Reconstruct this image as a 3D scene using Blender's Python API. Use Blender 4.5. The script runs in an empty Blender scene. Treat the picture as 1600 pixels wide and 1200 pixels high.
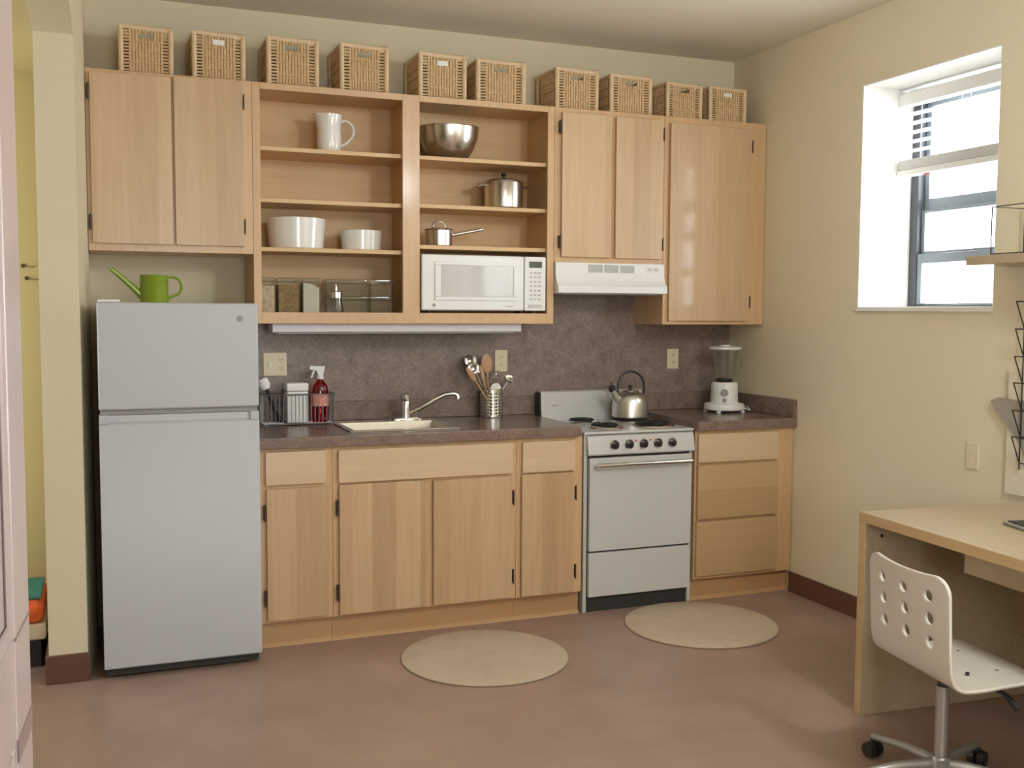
import bpy, bmesh, math, random
from math import sin, cos, pi, radians
from mathutils import Vector, Matrix
random.seed(7)
SC = bpy.context.scene
COL = SC.collection

# ------------------------------------------------------------------ camera
cam_d = bpy.data.cameras.new('camera')
cam = bpy.data.objects.new('camera', cam_d)
COL.objects.link(cam)
YAW, PIT, ROL, FPX = 0.37403, 0.06905, 0.00468, 1616.74
CF = Vector((sin(YAW) * cos(PIT), cos(YAW) * cos(PIT), -sin(PIT)))
CR = Vector((cos(YAW), -sin(YAW), 0))
CU = CR.cross(CF)
R2 = CR * cos(ROL) + CU * sin(ROL)
U2 = -CR * sin(ROL) + CU * cos(ROL)
cam.matrix_world = Matrix(((R2.x, U2.x, -CF.x, 0.06146), (R2.y, U2.y, -CF.y, -5.04676),
                           (R2.z, U2.z, -CF.z, 1.44909), (0, 0, 0, 1)))
cam_d.sensor_width = 36
cam_d.lens = FPX / 1600 * 36
cam_d.clip_start = 0.02
SC.camera = cam

# ------------------------------------------------------------------ sky, exposure, daylight
SKY = 7.0
w = bpy.data.worlds.new('overcast_sky')
SC.world = w
w.use_nodes = True
bg = w.node_tree.nodes['Background']
bg.inputs[0].default_value = (0.93, 0.97, 1.0, 1)
bg.inputs[1].default_value = SKY
SC.view_settings.view_transform = 'Standard'
SC.view_settings.look = 'None'
SC.view_settings.gamma = 1
SC.view_settings.use_curve_mapping = False
SC.view_settings.exposure = 1.6
cy = SC.cycles
cy.max_bounces = 10
cy.diffuse_bounces = 6
cy.transparent_max_bounces = 16
cy.caustics_reflective = False
cy.caustics_refractive = False
cy.sample_clamp_indirect = 6
cy.use_denoising = True

XR = 3.372          # right wall
H = 2.851           # ceiling
HALL_H = 2.487      # ceiling of the hall on the left
XL = -0.030         # left wall, kitchen side
YF = -6.6           # wall behind the camera
WZ0, WZ1 = 1.482, 2.513
XO = 3.75           # outer face of the right wall
WINS = [(-1.882, -1.074), (-5.85, -3.96)]
FRONT_FILL_WIN = (0.15, 1.25, 0.95, 2.10)  # unseen window added behind the camera for frontal fill
HALL_FILL_WIN = (-1.25, -0.45, 0.95, 2.05)     # unseen window added to light the hall on the left: y0, y1, z0, z1


def portal(name, loc, rot, sx, sy):
    d = bpy.data.lights.new(name, 'AREA')
    d.shape = 'RECTANGLE'
    d.size, d.size_y = sx, sy
    d.energy = 1
    d.cycles.is_portal = True
    o = bpy.data.objects.new(name, d)
    o.location = loc
    o.rotation_euler = rot
    COL.objects.link(o)


for (a, b) in WINS:
    portal('daylight_portal', (XO + 0.02, (a + b) / 2, (WZ0 + WZ1) / 2), (0, radians(90), 0), WZ1 - WZ0, b - a)
portal('daylight_portal', ((FRONT_FILL_WIN[0] + FRONT_FILL_WIN[1]) / 2, YF - 0.22, (FRONT_FILL_WIN[2] + FRONT_FILL_WIN[3]) / 2),
       (radians(90), 0, 0), FRONT_FILL_WIN[1] - FRONT_FILL_WIN[0], FRONT_FILL_WIN[3] - FRONT_FILL_WIN[2])
portal('daylight_portal', (-2.37, (HALL_FILL_WIN[0] + HALL_FILL_WIN[1]) / 2, (HALL_FILL_WIN[2] + HALL_FILL_WIN[3]) / 2), (0, radians(-90), 0),
       HALL_FILL_WIN[3] - HALL_FILL_WIN[2], HALL_FILL_WIN[1] - HALL_FILL_WIN[0])


fill_light_d = bpy.data.lights.new('fill_light', 'POINT')  # unseen fill light added to even out the room
fill_light_d.energy = 29
fill_light_d.color = (0.92, 0.97, 1.0)
fill_light_d.shadow_soft_size = 0.16
fill_light_o = bpy.data.objects.new('fill_light', fill_light_d)
fill_light_o.location = (2.35, -4.1, 2.5)
COL.objects.link(fill_light_o)

# ------------------------------------------------------------------ materials
def srgb(r, g, b):
    f = lambda c: (c / 255 / 12.92) if c / 255 <= 0.04045 else ((c / 255 + 0.055) / 1.055) ** 2.4
    return (f(r), f(g), f(b), 1)


def new_mat(name):
    m = bpy.data.materials.new(name)
    m.use_nodes = True
    nt = m.node_tree
    return m, nt, nt.nodes['Principled BSDF']


def add(nt, kind, **kw):
    n = nt.nodes.new(kind)
    for k, v in kw.items():
        if k in n.inputs.keys() if isinstance(k, str) else False:
            n.inputs[k].default_value = v
        else:
            setattr(n, k, v)
    return n


def coords(nt, scale=(1, 1, 1), obj_random=False):
    tc = nt.nodes.new('ShaderNodeTexCoord')
    mp = nt.nodes.new('ShaderNodeMapping')
    mp.inputs['Scale'].default_value = scale
    nt.links.new(tc.outputs['Object'], mp.inputs['Vector'])
    if obj_random:
        oi = nt.nodes.new('ShaderNodeObjectInfo')
        mu = nt.nodes.new('ShaderNodeVectorMath')
        mu.operation = 'SCALE'
        cb = nt.nodes.new('ShaderNodeCombineXYZ')
        for i in range(3):
            nt.links.new(oi.outputs['Random'], cb.inputs[i])
        nt.links.new(cb.outputs[0], mu.inputs[0])
        mu.inputs['Scale'].default_value = 37.0
        nt.links.new(mu.outputs[0], mp.inputs['Location'])
    return mp


def ramp(nt, fac, stops):
    r = nt.nodes.new('ShaderNodeValToRGB')
    els = r.color_ramp.elements
    els[0].position, els[0].color = stops[0]
    els[1].position, els[1].color = stops[-1]
    for s in stops[1:-1]:
        e = els.new(s[0])
        e.color = s[1]
    nt.links.new(fac, r.inputs[0])
    return r


def bump(nt, bsdf, height, strength=0.1, dist=0.002):
    b = nt.nodes.new('ShaderNodeBump')
    b.inputs['Strength'].default_value = strength
    b.inputs['Distance'].default_value = dist
    nt.links.new(height, b.inputs['Height'])
    nt.links.new(b.outputs[0], bsdf.inputs['Normal'])


def plain(name, col, rough=0.5, metal=0.0, var=0.04, scale=40, bmp=0.0, coat=0.0, spec=0.5, emit=None):
    """painted / plastic / metal surface with a slight procedural unevenness"""
    m, nt, b = new_mat(name)
    n = nt.nodes.new('ShaderNodeTexNoise')
    n.inputs['Scale'].default_value = scale
    n.inputs['Detail'].default_value = 3
    nt.links.new(coords(nt).outputs[0], n.inputs['Vector'])
    lo = tuple(c * (1 - var) for c in col[:3]) + (1,)
    hi = tuple(min(1, c * (1 + var)) for c in col[:3]) + (1,)
    r = ramp(nt, n.outputs['Fac'], [(0.3, lo), (0.7, hi)])
    nt.links.new(r.outputs[0], b.inputs['Base Color'])
    b.inputs['Roughness'].default_value = rough
    b.inputs['Metallic'].default_value = metal
    b.inputs['Specular IOR Level'].default_value = spec
    if coat:
        b.inputs['Coat Weight'].default_value = coat
        b.inputs['Coat Roughness'].default_value = 0.12
    if bmp:
        bump(nt, b, n.outputs['Fac'], bmp)
    if emit:
        b.inputs['Emission Color'].default_value = emit[0]
        b.inputs['Emission Strength'].default_value = emit[1]
    return m


def wood(name, dark, mid, light, axis='z', stave=9.0, rough=0.34, grain=1.0, stave_mix=0.42, coat=0.12, coat_rough=0.1):
    """maple veneer: irregular staves side by side, fine grain along the axis"""
    m, nt, b = new_mat(name)
    mp = coords(nt, obj_random=True)
    sep = nt.nodes.new('ShaderNodeSeparateXYZ')
    nt.links.new(mp.outputs[0], sep.inputs[0])
    across = {'z': 'X', 'x': 'Z', 'y': 'X'}[axis]
    vo = nt.nodes.new('ShaderNodeTexVoronoi')
    vo.voronoi_dimensions = '1D'
    vo.inputs['Scale'].default_value = stave
    nt.links.new(sep.outputs[across], vo.inputs['W'])
    sp = nt.nodes.new('ShaderNodeSeparateColor')
    nt.links.new(vo.outputs['Color'], sp.inputs[0])
    mp2 = nt.nodes.new('ShaderNodeMapping')
    mp2.inputs['Scale'].default_value = {'z': (38, 38, 2.6), 'x': (2.6, 38, 38), 'y': (38, 2.6, 38)}[axis]
    nt.links.new(mp.outputs[0], mp2.inputs['Vector'])
    no = nt.nodes.new('ShaderNodeTexNoise')
    no.inputs['Scale'].default_value = 1.0
    no.inputs['Detail'].default_value = 7
    no.inputs['Distortion'].default_value = 0.6
    nt.links.new(mp2.outputs[0], no.inputs['Vector'])
    mx = nt.nodes.new('ShaderNodeMix')
    mx.inputs[0].default_value = stave_mix
    nt.links.new(no.outputs['Fac'], mx.inputs[2])
    nt.links.new(sp.outputs[0], mx.inputs[3])
    r = ramp(nt, mx.outputs[0], [(0.1, dark), (0.5, mid), (0.9, light)])
    nt.links.new(r.outputs[0], b.inputs['Base Color'])
    b.inputs['Roughness'].default_value = rough
    b.inputs['Coat Weight'].default_value = coat
    b.inputs['Coat Roughness'].default_value = coat_rough
    bump(nt, b, no.outputs['Fac'], 0.03, 0.001)
    return m


def mottled(name, cols, scale, rough, scale2=None, bmp=0.0, coat=0.0):
    m, nt, b = new_mat(name)
    mp = coords(nt)
    n1 = nt.nodes.new('ShaderNodeTexNoise')
    n1.inputs['Scale'].default_value = scale
    n1.inputs['Detail'].default_value = 6
    n1.inputs['Roughness'].default_value = 0.65
    nt.links.new(mp.outputs[0], n1.inputs['Vector'])
    n2 = nt.nodes.new('ShaderNodeTexNoise')
    n2.inputs['Scale'].default_value = scale2 or scale * 6
    n2.inputs['Detail'].default_value = 4
    nt.links.new(mp.outputs[0], n2.inputs['Vector'])
    mx = nt.nodes.new('ShaderNodeMix')
    mx.inputs[0].default_value = 0.45
    nt.links.new(n1.outputs['Fac'], mx.inputs[2])
    nt.links.new(n2.outputs['Fac'], mx.inputs[3])
    k = len(cols)
    r = ramp(nt, mx.outputs[0], [(0.32 + 0.36 * i / (k - 1), c) for i, c in enumerate(cols)])
    nt.links.new(r.outputs[0], b.inputs['Base Color'])
    b.inputs['Roughness'].default_value = rough
    if coat:
        b.inputs['Coat Weight'].default_value = coat
        b.inputs['Coat Roughness'].default_value = 0.2
    if bmp:
        bump(nt, b, n2.outputs['Fac'], bmp)
    return m


def clear(name, tint=(1, 1, 1, 1), gloss=0.10, rough=0.02, refl=0.4):
    """thin clear glass or plastic: mostly see-through with a Fresnel reflection"""
    m = bpy.data.materials.new(name)
    m.use_nodes = True
    nt = m.node_tree
    nt.nodes.clear()
    out = nt.nodes.new('ShaderNodeOutputMaterial')
    tr = nt.nodes.new('ShaderNodeBsdfTransparent')
    tr.inputs[0].default_value = tint
    gl = nt.nodes.new('ShaderNodeBsdfGlossy')
    gl.inputs['Roughness'].default_value = rough
    lw = nt.nodes.new('ShaderNodeLayerWeight')
    lw.inputs[0].default_value = 0.35
    mul = nt.nodes.new('ShaderNodeMath')
    mul.operation = 'MULTIPLY_ADD'
    mul.inputs[1].default_value = refl
    mul.inputs[2].default_value = gloss * 0.4
    nt.links.new(lw.outputs['Fresnel'], mul.inputs[0])
    mx = nt.nodes.new('ShaderNodeMixShader')
    nt.links.new(mul.outputs[0], mx.inputs[0])
    nt.links.new(tr.outputs[0], mx.inputs[1])
    nt.links.new(gl.outputs[0], mx.inputs[2])
    nt.links.new(mx.outputs[0], out.inputs[0])
    return m


M = {}
M['wall'] = plain('cream_wall_paint', (0.70, 0.63, 0.465, 1), 0.75, var=0.02, scale=120, bmp=0.05, spec=0.25)
M['reveal'] = plain('white_reveal_paint', (0.80, 0.79, 0.76, 1), 0.6, var=0.02, scale=80, spec=0.3)
M['yellow'] = plain('yellow_wall_paint', (0.66, 0.575, 0.30, 1), 0.75, var=0.02, scale=100, spec=0.25)
M['ceil'] = plain('ceiling_paint', (0.77, 0.725, 0.62, 1), 0.85, var=0.02, scale=150, bmp=0.05, spec=0.2)
M['floor'] = mottled('brown_sheet_floor', [(0.26, 0.175, 0.14, 1), (0.32, 0.22, 0.175, 1), (0.38, 0.27, 0.22, 1)],
                     3.5, 0.36, 260, 0.02)
M['base_brown'] = plain('brown_vinyl_baseboard', (0.13, 0.052, 0.034, 1), 0.45, var=0.1, scale=30)
WD = (0.47, 0.31, 0.175, 1), (0.56, 0.385, 0.23, 1), (0.65, 0.475, 0.30, 1)
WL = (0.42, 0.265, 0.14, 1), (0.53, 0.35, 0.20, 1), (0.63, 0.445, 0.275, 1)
M['maple'] = wood('maple_upright_grain', *WD, axis='z', stave=9, coat=0.22, coat_rough=0.05)
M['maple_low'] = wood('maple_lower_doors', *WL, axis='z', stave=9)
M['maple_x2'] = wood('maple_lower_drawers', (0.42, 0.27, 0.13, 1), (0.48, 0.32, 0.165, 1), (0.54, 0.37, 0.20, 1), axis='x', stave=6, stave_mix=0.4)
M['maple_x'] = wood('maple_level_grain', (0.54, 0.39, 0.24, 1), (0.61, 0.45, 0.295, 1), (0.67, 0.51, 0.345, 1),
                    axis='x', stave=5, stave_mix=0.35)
M['maple_frame'] = wood('maple_face_frame', (0.52, 0.325, 0.17, 1), (0.60, 0.39, 0.215, 1), (0.66, 0.44, 0.26, 1),
                        axis='z', stave=5, stave_mix=0.3)
M['maple_in'] = wood('maple_cabinet_inside', (0.56, 0.36, 0.18, 1), (0.66, 0.445, 0.235, 1), (0.70, 0.485, 0.27, 1),
                     axis='x', stave=3, stave_mix=0.25, rough=0.5, coat=0.0)
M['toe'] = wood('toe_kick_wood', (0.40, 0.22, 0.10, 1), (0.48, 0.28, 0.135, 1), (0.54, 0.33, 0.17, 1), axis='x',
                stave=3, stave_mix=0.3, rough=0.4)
M['birch'] = wood('birch_desk_foil', (0.37, 0.285, 0.185, 1), (0.42, 0.33, 0.22, 1), (0.47, 0.375, 0.26, 1), axis='y',
                  stave=5, stave_mix=0.25, rough=0.4)
M['band'] = wood('birch_edge_band', (0.46, 0.31, 0.155, 1), (0.52, 0.36, 0.19, 1), (0.57, 0.41, 0.23, 1), axis='y', stave=3, stave_mix=0.2, coat=0.0)
M['laminate'] = mottled('mottled_brown_laminate', [(0.13, 0.085, 0.07, 1), (0.205, 0.145, 0.12, 1),
                                                   (0.29, 0.215, 0.18, 1)], 14, 0.24, 90)
M['laminate_wall'] = mottled('mottled_brown_wall_laminate', [(0.15, 0.108, 0.095, 1), (0.23, 0.172, 0.15, 1),
                                                             (0.315, 0.245, 0.215, 1)], 12, 0.3, 80)
M['white'] = plain('white_enamel', (0.55, 0.545, 0.535, 1), 0.32, var=0.01, coat=0.2)
M['fridge'] = plain('white_pebbled_enamel', (0.475, 0.485, 0.525, 1), 0.42, var=0.02, scale=400, bmp=0.08)
M['microwhite'] = plain('white_microwave_enamel', (0.76, 0.77, 0.77, 1), 0.3, var=0.01, coat=0.2)
M['cream'] = plain('cream_plastic', (0.70, 0.62, 0.44, 1), 0.4, var=0.02)
M['whiteplastic'] = plain('white_plastic', (0.78, 0.77, 0.75, 1), 0.4, var=0.02)
M['ceramic'] = plain('white_glazed_ceramic', (0.80, 0.79, 0.77, 1), 0.14, var=0.01, coat=0.4)
M['black'] = plain('black_plastic', (0.018, 0.018, 0.018, 1), 0.4, var=0.1)
M['darkgap'] = plain('dark_recess', (0.03, 0.028, 0.026, 1), 0.7, var=0.1)
M['coil'] = plain('black_burner_coil', (0.012, 0.012, 0.013, 1), 0.45, var=0.1)
M['steel'] = plain('brushed_steel', (0.68, 0.65, 0.61, 1), 0.25, 1.0, var=0.06, scale=25)
M['brushed'] = plain('satin_steel', (0.74, 0.72, 0.69, 1), 0.34, 1.0, var=0.04, scale=25)
M['basin'] = plain('satin_sink_steel', (0.52, 0.46, 0.37, 1), 0.42, 1.0, var=0.05, scale=20)
M['chrome'] = plain('chrome', (0.78, 0.77, 0.76, 1), 0.10, 1.0, var=0.02)
M['hinge'] = plain('dark_bronze_hinge', (0.10, 0.07, 0.045, 1), 0.45, 0.6, var=0.1)
M['green'] = plain('green_enamel', (0.22, 0.31, 0.02, 1), 0.2, var=0.03, coat=0.4)
M['wicker'] = mottled('straw_wicker', [(0.48, 0.315, 0.155, 1), (0.63, 0.445, 0.245, 1), (0.73, 0.55, 0.34, 1)], 60, 0.6,
                      300, 0.1)
M['wicker_rim'] = mottled('pale_straw_binding', [(0.56, 0.40, 0.23, 1), (0.68, 0.51, 0.32, 1), (0.76, 0.60, 0.40, 1)], 60, 0.6, 300, 0.1)
M['wicker_shade'] = plain('wicker_inside_shade', (0.12, 0.07, 0.03, 1), 0.8, var=0.1)  # dark tone stands in for the shade inside the baskets
M['rug'] = mottled('cream_rug_pile', [(0.41, 0.335, 0.245, 1), (0.48, 0.39, 0.29, 1), (0.54, 0.45, 0.345, 1)], 9, 0.95,
                   350, 0.4)
M['glass'] = clear('clear_glass', (0.98, 0.985, 0.98, 1), 0.05, refl=0.25)
M['pane'] = clear('window_glass', (0.97, 0.98, 0.98, 1), 0.05)
M['jar'] = clear('jar_glass', (0.90, 0.90, 0.885, 1), 0.06, refl=0.35)
M['jarlid'] = clear('jar_lid_glass', (0.72, 0.73, 0.71, 1), 0.2, refl=0.6)
M['winframe'] = plain('dark_window_frame', (0.055, 0.06, 0.068, 1), 0.4, var=0.05)
M['sash'] = plain('grey_window_sash', (0.20, 0.23, 0.26, 1), 0.4, var=0.05)
M['blind'] = plain('white_blind_slat', (0.78, 0.77, 0.74, 1), 0.45, var=0.01)
M['grey'] = plain('grey_plastic', (0.30, 0.29, 0.28, 1), 0.45, var=0.05)
M['silver'] = plain('silver_paint', (0.40, 0.38, 0.36, 1), 0.38, 0.6, var=0.03)
M['lighthousing'] = plain('light_fixture_housing', (0.60, 0.58, 0.60, 1), 0.4, var=0.02)
M['lcd'] = plain('dark_green_display', (0.05, 0.055, 0.02, 1), 0.2, var=0.05)
M['windowdoor'] = plain('microwave_window', (0.60, 0.60, 0.59, 1), 0.05, var=0.02, spec=0.22)
M['woodspoon'] = wood('spoon_wood', (0.42, 0.22, 0.11, 1), (0.50, 0.28, 0.15, 1), (0.56, 0.34, 0.19, 1), 'z', 3, 0.5)
M['red'] = clear('red_cleaner_liquid', (0.80, 0.12, 0.17, 1), 0.1, refl=0.25)
M['label_pink'] = plain('pink_bottle_label', (0.75, 0.32, 0.26, 1), 0.5, var=0.15, scale=60)
M['doorleaf'] = wood('pinkish_white_door', (0.34, 0.27, 0.255, 1), (0.38, 0.31, 0.295, 1), (0.43, 0.36, 0.345, 1), 'z', 22,
                     0.35, stave_mix=0.45)
M['doorband'] = plain('dark_pinkish_door_trim', (0.22, 0.16, 0.145, 1), 0.5, var=0.1)
M['cereal'] = mottled('pale_cereal', [(0.55, 0.22, 0.13, 1), (0.80, 0.62, 0.46, 1), (0.88, 0.80, 0.68, 1)], 45, 0.9, 120)
M['trailmix'] = mottled('dried_fruit_mix', [(0.05, 0.025, 0.015, 1), (0.30, 0.10, 0.04, 1), (0.30, 0.24, 0.06, 1),
                                            (0.55, 0.18, 0.09, 1)], 42, 0.8, 90)
M['flour'] = plain('white_flour', (0.86, 0.82, 0.76, 1), 0.95, var=0.02)
M['orange'] = plain('orange_quilt', (0.75, 0.13, 0.025, 1), 0.8, var=0.15, scale=25, bmp=0.1)
M['teal'] = plain('teal_cloth', (0.05, 0.24, 0.20, 1), 0.8, var=0.1)
M['wire'] = plain('grey_wire', (0.22, 0.22, 0.22, 1), 0.35, 0.8, var=0.05)
M['darkwire'] = plain('black_wire', (0.03, 0.03, 0.03, 1), 0.4, 0.3, var=0.05)
M['folder'] = plain('grey_card', (0.34, 0.30, 0.26, 1), 0.7, var=0.03)
M['chairwhite'] = plain('white_lacquered_plywood', (0.62, 0.58, 0.52, 1), 0.3, var=0.01, coat=0.2)
M['board'] = plain('pale_board', (0.69, 0.63, 0.49, 1), 0.6, var=0.02)
M['keys'] = plain('grey_buttons', (0.55, 0.54, 0.53, 1), 0.5, var=0.03)
M['grillegreen'] = plain('grey_green_grille', (0.40, 0.43, 0.38, 1), 0.5, var=0.08)
M['red_dot'] = plain('red_tag', (0.55, 0.08, 0.06, 1), 0.5)


# ------------------------------------------------------------------ mesh helpers
class MB:
    def __init__(self):
        self.bm = bmesh.new()
        self.wn = False

    def _faces(self, vs, fs):
        V = [self.bm.verts.new(v) for v in vs]
        out = []
        for f in fs:
            try:
                out.append(self.bm.faces.new([V[i] for i in f]))
            except ValueError:
                pass
        return V, out

    def box(self, x0, x1, y0, y1, z0, z1, bev=0.0, seg=1):
        vs = [(x, y, z) for z in (z0, z1) for y in (y0, y1) for x in (x0, x1)]
        fs = [(0, 2, 3, 1), (4, 5, 7, 6), (0, 1, 5, 4), (2, 6, 7, 3), (0, 4, 6, 2), (1, 3, 7, 5)]
        V, F = self._faces(vs, fs)
        if bev:
            self.wn = self.wn or seg > 1
            es = list({e for f in F for e in f.edges})
            bmesh.ops.bevel(self.bm, geom=es, offset=bev, segments=seg, affect='EDGES', profile=0.5, clamp_overlap=True)
        return self

    def prism(self, poly, axis, a0, a1):
        """poly of 2-D points extruded along an axis ('x': (y,z), 'y': (x,z), 'z': (x,y))"""
        def p(q, a):
            return {'x': (a, q[0], q[1]), 'y': (q[0], a, q[1]), 'z': (q[0], q[1], a)}[axis]
        n = len(poly)
        vs = [p(q, a0) for q in poly] + [p(q, a1) for q in poly]
        fs = [tuple(range(n)), tuple(range(2 * n - 1, n - 1, -1))] + \
             [(i, i + n, (i + 1) % n + n, (i + 1) % n) for i in range(n)]
        self._faces(vs, fs)
        return self

    def cyl(self, p0, p1, r0, r1=None, n=16, caps=True):
        r1 = r0 if r1 is None else r1
        p0, p1 = Vector(p0), Vector(p1)
        d = (p1 - p0).normalized()
        a = d.orthogonal().normalized()
        b = d.cross(a)
        vs = []
        for p, r in ((p0, r0), (p1, r1)):
            for i in range(n):
                t = 2 * pi * i / n
                vs.append(p + a * (r * cos(t)) + b * (r * sin(t)))
        fs = [(i, (i + 1) % n, (i + 1) % n + n, i + n) for i in range(n)]
        if caps:
            fs += [tuple(range(n - 1, -1, -1)), tuple(range(n, 2 * n))]
        self._faces(vs, fs)
        return self

    def tube(self, path, r, n=8, closed=False):
        P = [Vector(p) for p in path]
        m = len(P)
        rr = r if isinstance(r, (list, tuple)) else [r] * m
        vs = []
        prev = None
        for i, p in enumerate(P):
            if closed:
                t = (P[(i + 1) % m] - P[i - 1]).normalized()
            else:
                t = (P[min(i + 1, m - 1)] - P[max(i - 1, 0)]).normalized()
            if prev is None:
                a = t.orthogonal().normalized()
            else:
                a = (prev - t * prev.dot(t))
                a = a.normalized() if a.length > 1e-6 else t.orthogonal().normalized()
            prev = a
            b = t.cross(a)
            for k in range(n):
                u = 2 * pi * k / n
                vs.append(p + a * (rr[i] * cos(u)) + b * (rr[i] * sin(u)))
        fs = []
        for i in range(m if closed else m - 1):
            j = (i + 1) % m
            for k in range(n):
                fs.append((i * n + k, i * n + (k + 1) % n, j * n + (k + 1) % n, j * n + k))
        if not closed:
            fs += [tuple(range(n - 1, -1, -1)), tuple(range((m - 1) * n, m * n))]
        self._faces(vs, fs)
        return self

    def lathe(self, prof, c=(0, 0, 0), n=32, sx=1.0, sy=1.0):
        vs = []
        ring = []
        for (r, z) in prof:
            if r < 1e-6:
                ring.append([len(vs)])
                vs.append((c[0], c[1], c[2] + z))
            else:
                ring.append(list(range(len(vs), len(vs) + n)))
                for i in range(n):
                    t = 2 * pi * i / n
                    vs.append((c[0] + sx * r * cos(t), c[1] + sy * r * sin(t), c[2] + z))
        fs = []
        for A, B in zip(ring, ring[1:]):
            for i in range(n):
                j = (i + 1) % n
                if len(A) == 1 and len(B) == 1:
                    continue
                if len(A) == 1:
                    fs.append((A[0], B[j], B[i]))
                elif len(B) == 1:
                    fs.append((A[i], A[j], B[0]))
                else:
                    fs.append((A[i], A[j], B[j], B[i]))
        self._faces(vs, fs)
        return self

    def rot(self, mat):
        self.bm.transform(mat)
        return self

    def build(self, name, mat, parent=None, loc=None, smooth=True, recalc=True):
        o = Vector((0, 0, 0))
        q = parent
        while q is not None:
            o += q.location
            q = q.parent
        if loc is not None:
            o += Vector(loc)
        for v in self.bm.verts:
            v.co -= o
        if recalc:
            bmesh.ops.recalc_face_normals(self.bm, faces=self.bm.faces[:])
        me = bpy.data.meshes.new(name)
        self.bm.to_mesh(me)
        self.bm.free()
        if smooth:
            for p in me.polygons:
                p.use_smooth = True
            me.set_sharp_from_angle(angle=radians(38))
        me.materials.append(mat)
        ob = bpy.data.objects.new(name, me)
        COL.objects.link(ob)
        if loc is not None:
            ob.location = loc
        if self.wn:
            wn = ob.modifiers.new('weighted_normals', 'WEIGHTED_NORMAL')
            wn.keep_sharp = True
        if parent is not None:
            ob.parent = parent
        return ob


def thing(name, label, cat, loc, group=None):
    e = bpy.data.objects.new(name, None)
    e.empty_display_size = 0.05
    e.location = loc
    COL.objects.link(e)
    e['label'] = label
    e['category'] = cat
    if group:
        e['group'] = group
    return e


def tag(o, label, cat, group=None, kind=None):
    o['label'] = label
    o['category'] = cat
    if group:
        o['group'] = group
    if kind:
        o['kind'] = kind
    return o


def struct(o, label=None):
    o['kind'] = 'structure'
    if label:
        o['label'] = label
    return o


def copy_tree(o, parent=None):
    c = o.copy()
    COL.objects.link(c)
    if parent is not None:
        c.parent = parent
    for ch in list(o.children):
        copy_tree(ch, c)
    return c


def arc(c, r, a0, a1, n, plane='xz', sx=1, sy=1):
    out = []
    for i in range(n + 1):
        t = radians(a0 + (a1 - a0) * i / n)
        u, v = sx * r * cos(t), sy * r * sin(t)
        out.append({'xz': (c[0] + u, c[1], c[2] + v), 'yz': (c[0], c[1] + u, c[2] + v),
                    'xy': (c[0] + u, c[1] + v, c[2])}[plane])
    return out


# ------------------------------------------------------------------ room shell
struct(MB().box(-2.2, XR, YF, 0.0, -0.06, 0.0).build('floor', M['floor']), 'pinkish brown sheet floor')
struct(MB().box(XL - 0.14, XO, YF - 0.2, 0.15, H, H + 0.1).build('ceiling', M['ceil']), 'plain off white ceiling')
struct(MB().box(XL - 0.14, XO, 0.0, 0.15, -0.06, H).build('wall_back', M['wall']), 'cream wall behind the cabinets')

# right wall with its window openings
mb = MB()
cuts = sorted(WINS)
ys = YF
for (a, b) in cuts:
    mb.box(XR, XO, ys, a, -0.06, H)
    mb.box(XR, XO, a, b, -0.06, WZ0)
    mb.box(XR, XO, a, b, WZ1, H)
    ys = b
mb.box(XR, XO, ys, 0.0, -0.06, H)
struct(mb.build('wall_right', M['wall'], smooth=False), 'cream wall with deep window recess')
# white plastered lining of each recess
mb = MB()
for (a, b) in cuts:
    t = 0.006
    mb.box(XR + 0.001, XO, b - t, b, WZ0, WZ1)
    mb.box(XR + 0.001, XO, a, a + t, WZ0, WZ1)
    mb.box(XR + 0.001, XO, a + t, b - t, WZ1 - t, WZ1)
struct(mb.build('trim_1', M['reveal'], smooth=False), 'white lining of the window recesses')

# left wall: a short stub beside the refrigerator, the bulkhead above the hall opening
mb = MB()
mb.prism([(XL - 0.14, -0.735), (XL, -0.735), (0.0, -0.35), (0.0, 0.0), (XL - 0.14, 0.0)], 'z', 0.0, H)
mb.box(XL - 0.14, XL, -4.45, -0.735, HALL_H, H)
mb.box(XL - 0.14, XL, YF, -4.45, 0.0, H)
struct(mb.build('wall_left', M['wall'], smooth=False), 'narrow cream wall end beside the refrigerator')
struct(MB().box(-2.2, XL - 0.14, YF, 0.0, HALL_H, HALL_H + 0.08).build('ceiling_hall', M['yellow']))
struct(MB().box(-2.2, XL - 0.14, 0.0, 0.15, -0.06, HALL_H + 0.08).build('wall_hall', M['yellow']),
       'yellow wall seen through the hall opening')
ha, hb, hc, hd_ = HALL_FILL_WIN
mb = MB()
mb.box(-2.35, -2.2, YF, ha, -0.06, HALL_H + 0.08)
mb.box(-2.35, -2.2, hb, 0.15, -0.06, HALL_H + 0.08)
mb.box(-2.35, -2.2, ha, hb, -0.06, hc)
mb.box(-2.35, -2.2, ha, hb, hd_, HALL_H + 0.08)
struct(mb.build('wall_far', M['yellow'], smooth=False))
mb = MB()
for y in (ha, (ha + hb) / 2 - 0.03, hb - 0.06):
    mb.box(-2.31, -2.25, y, y + 0.06, hc, hd_)
for z in (hc, hd_ - 0.06):
    mb.box(-2.305, -2.255, ha, hb, z, z + 0.06)
f = struct(mb.build('window_4', M['winframe']))  # added opening that brightens the yellow hall wall
MB().box(-2.283, -2.277, ha + 0.01, hb - 0.01, hc + 0.01, hd_ - 0.01).build('pane', M['pane'], f)

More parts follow.
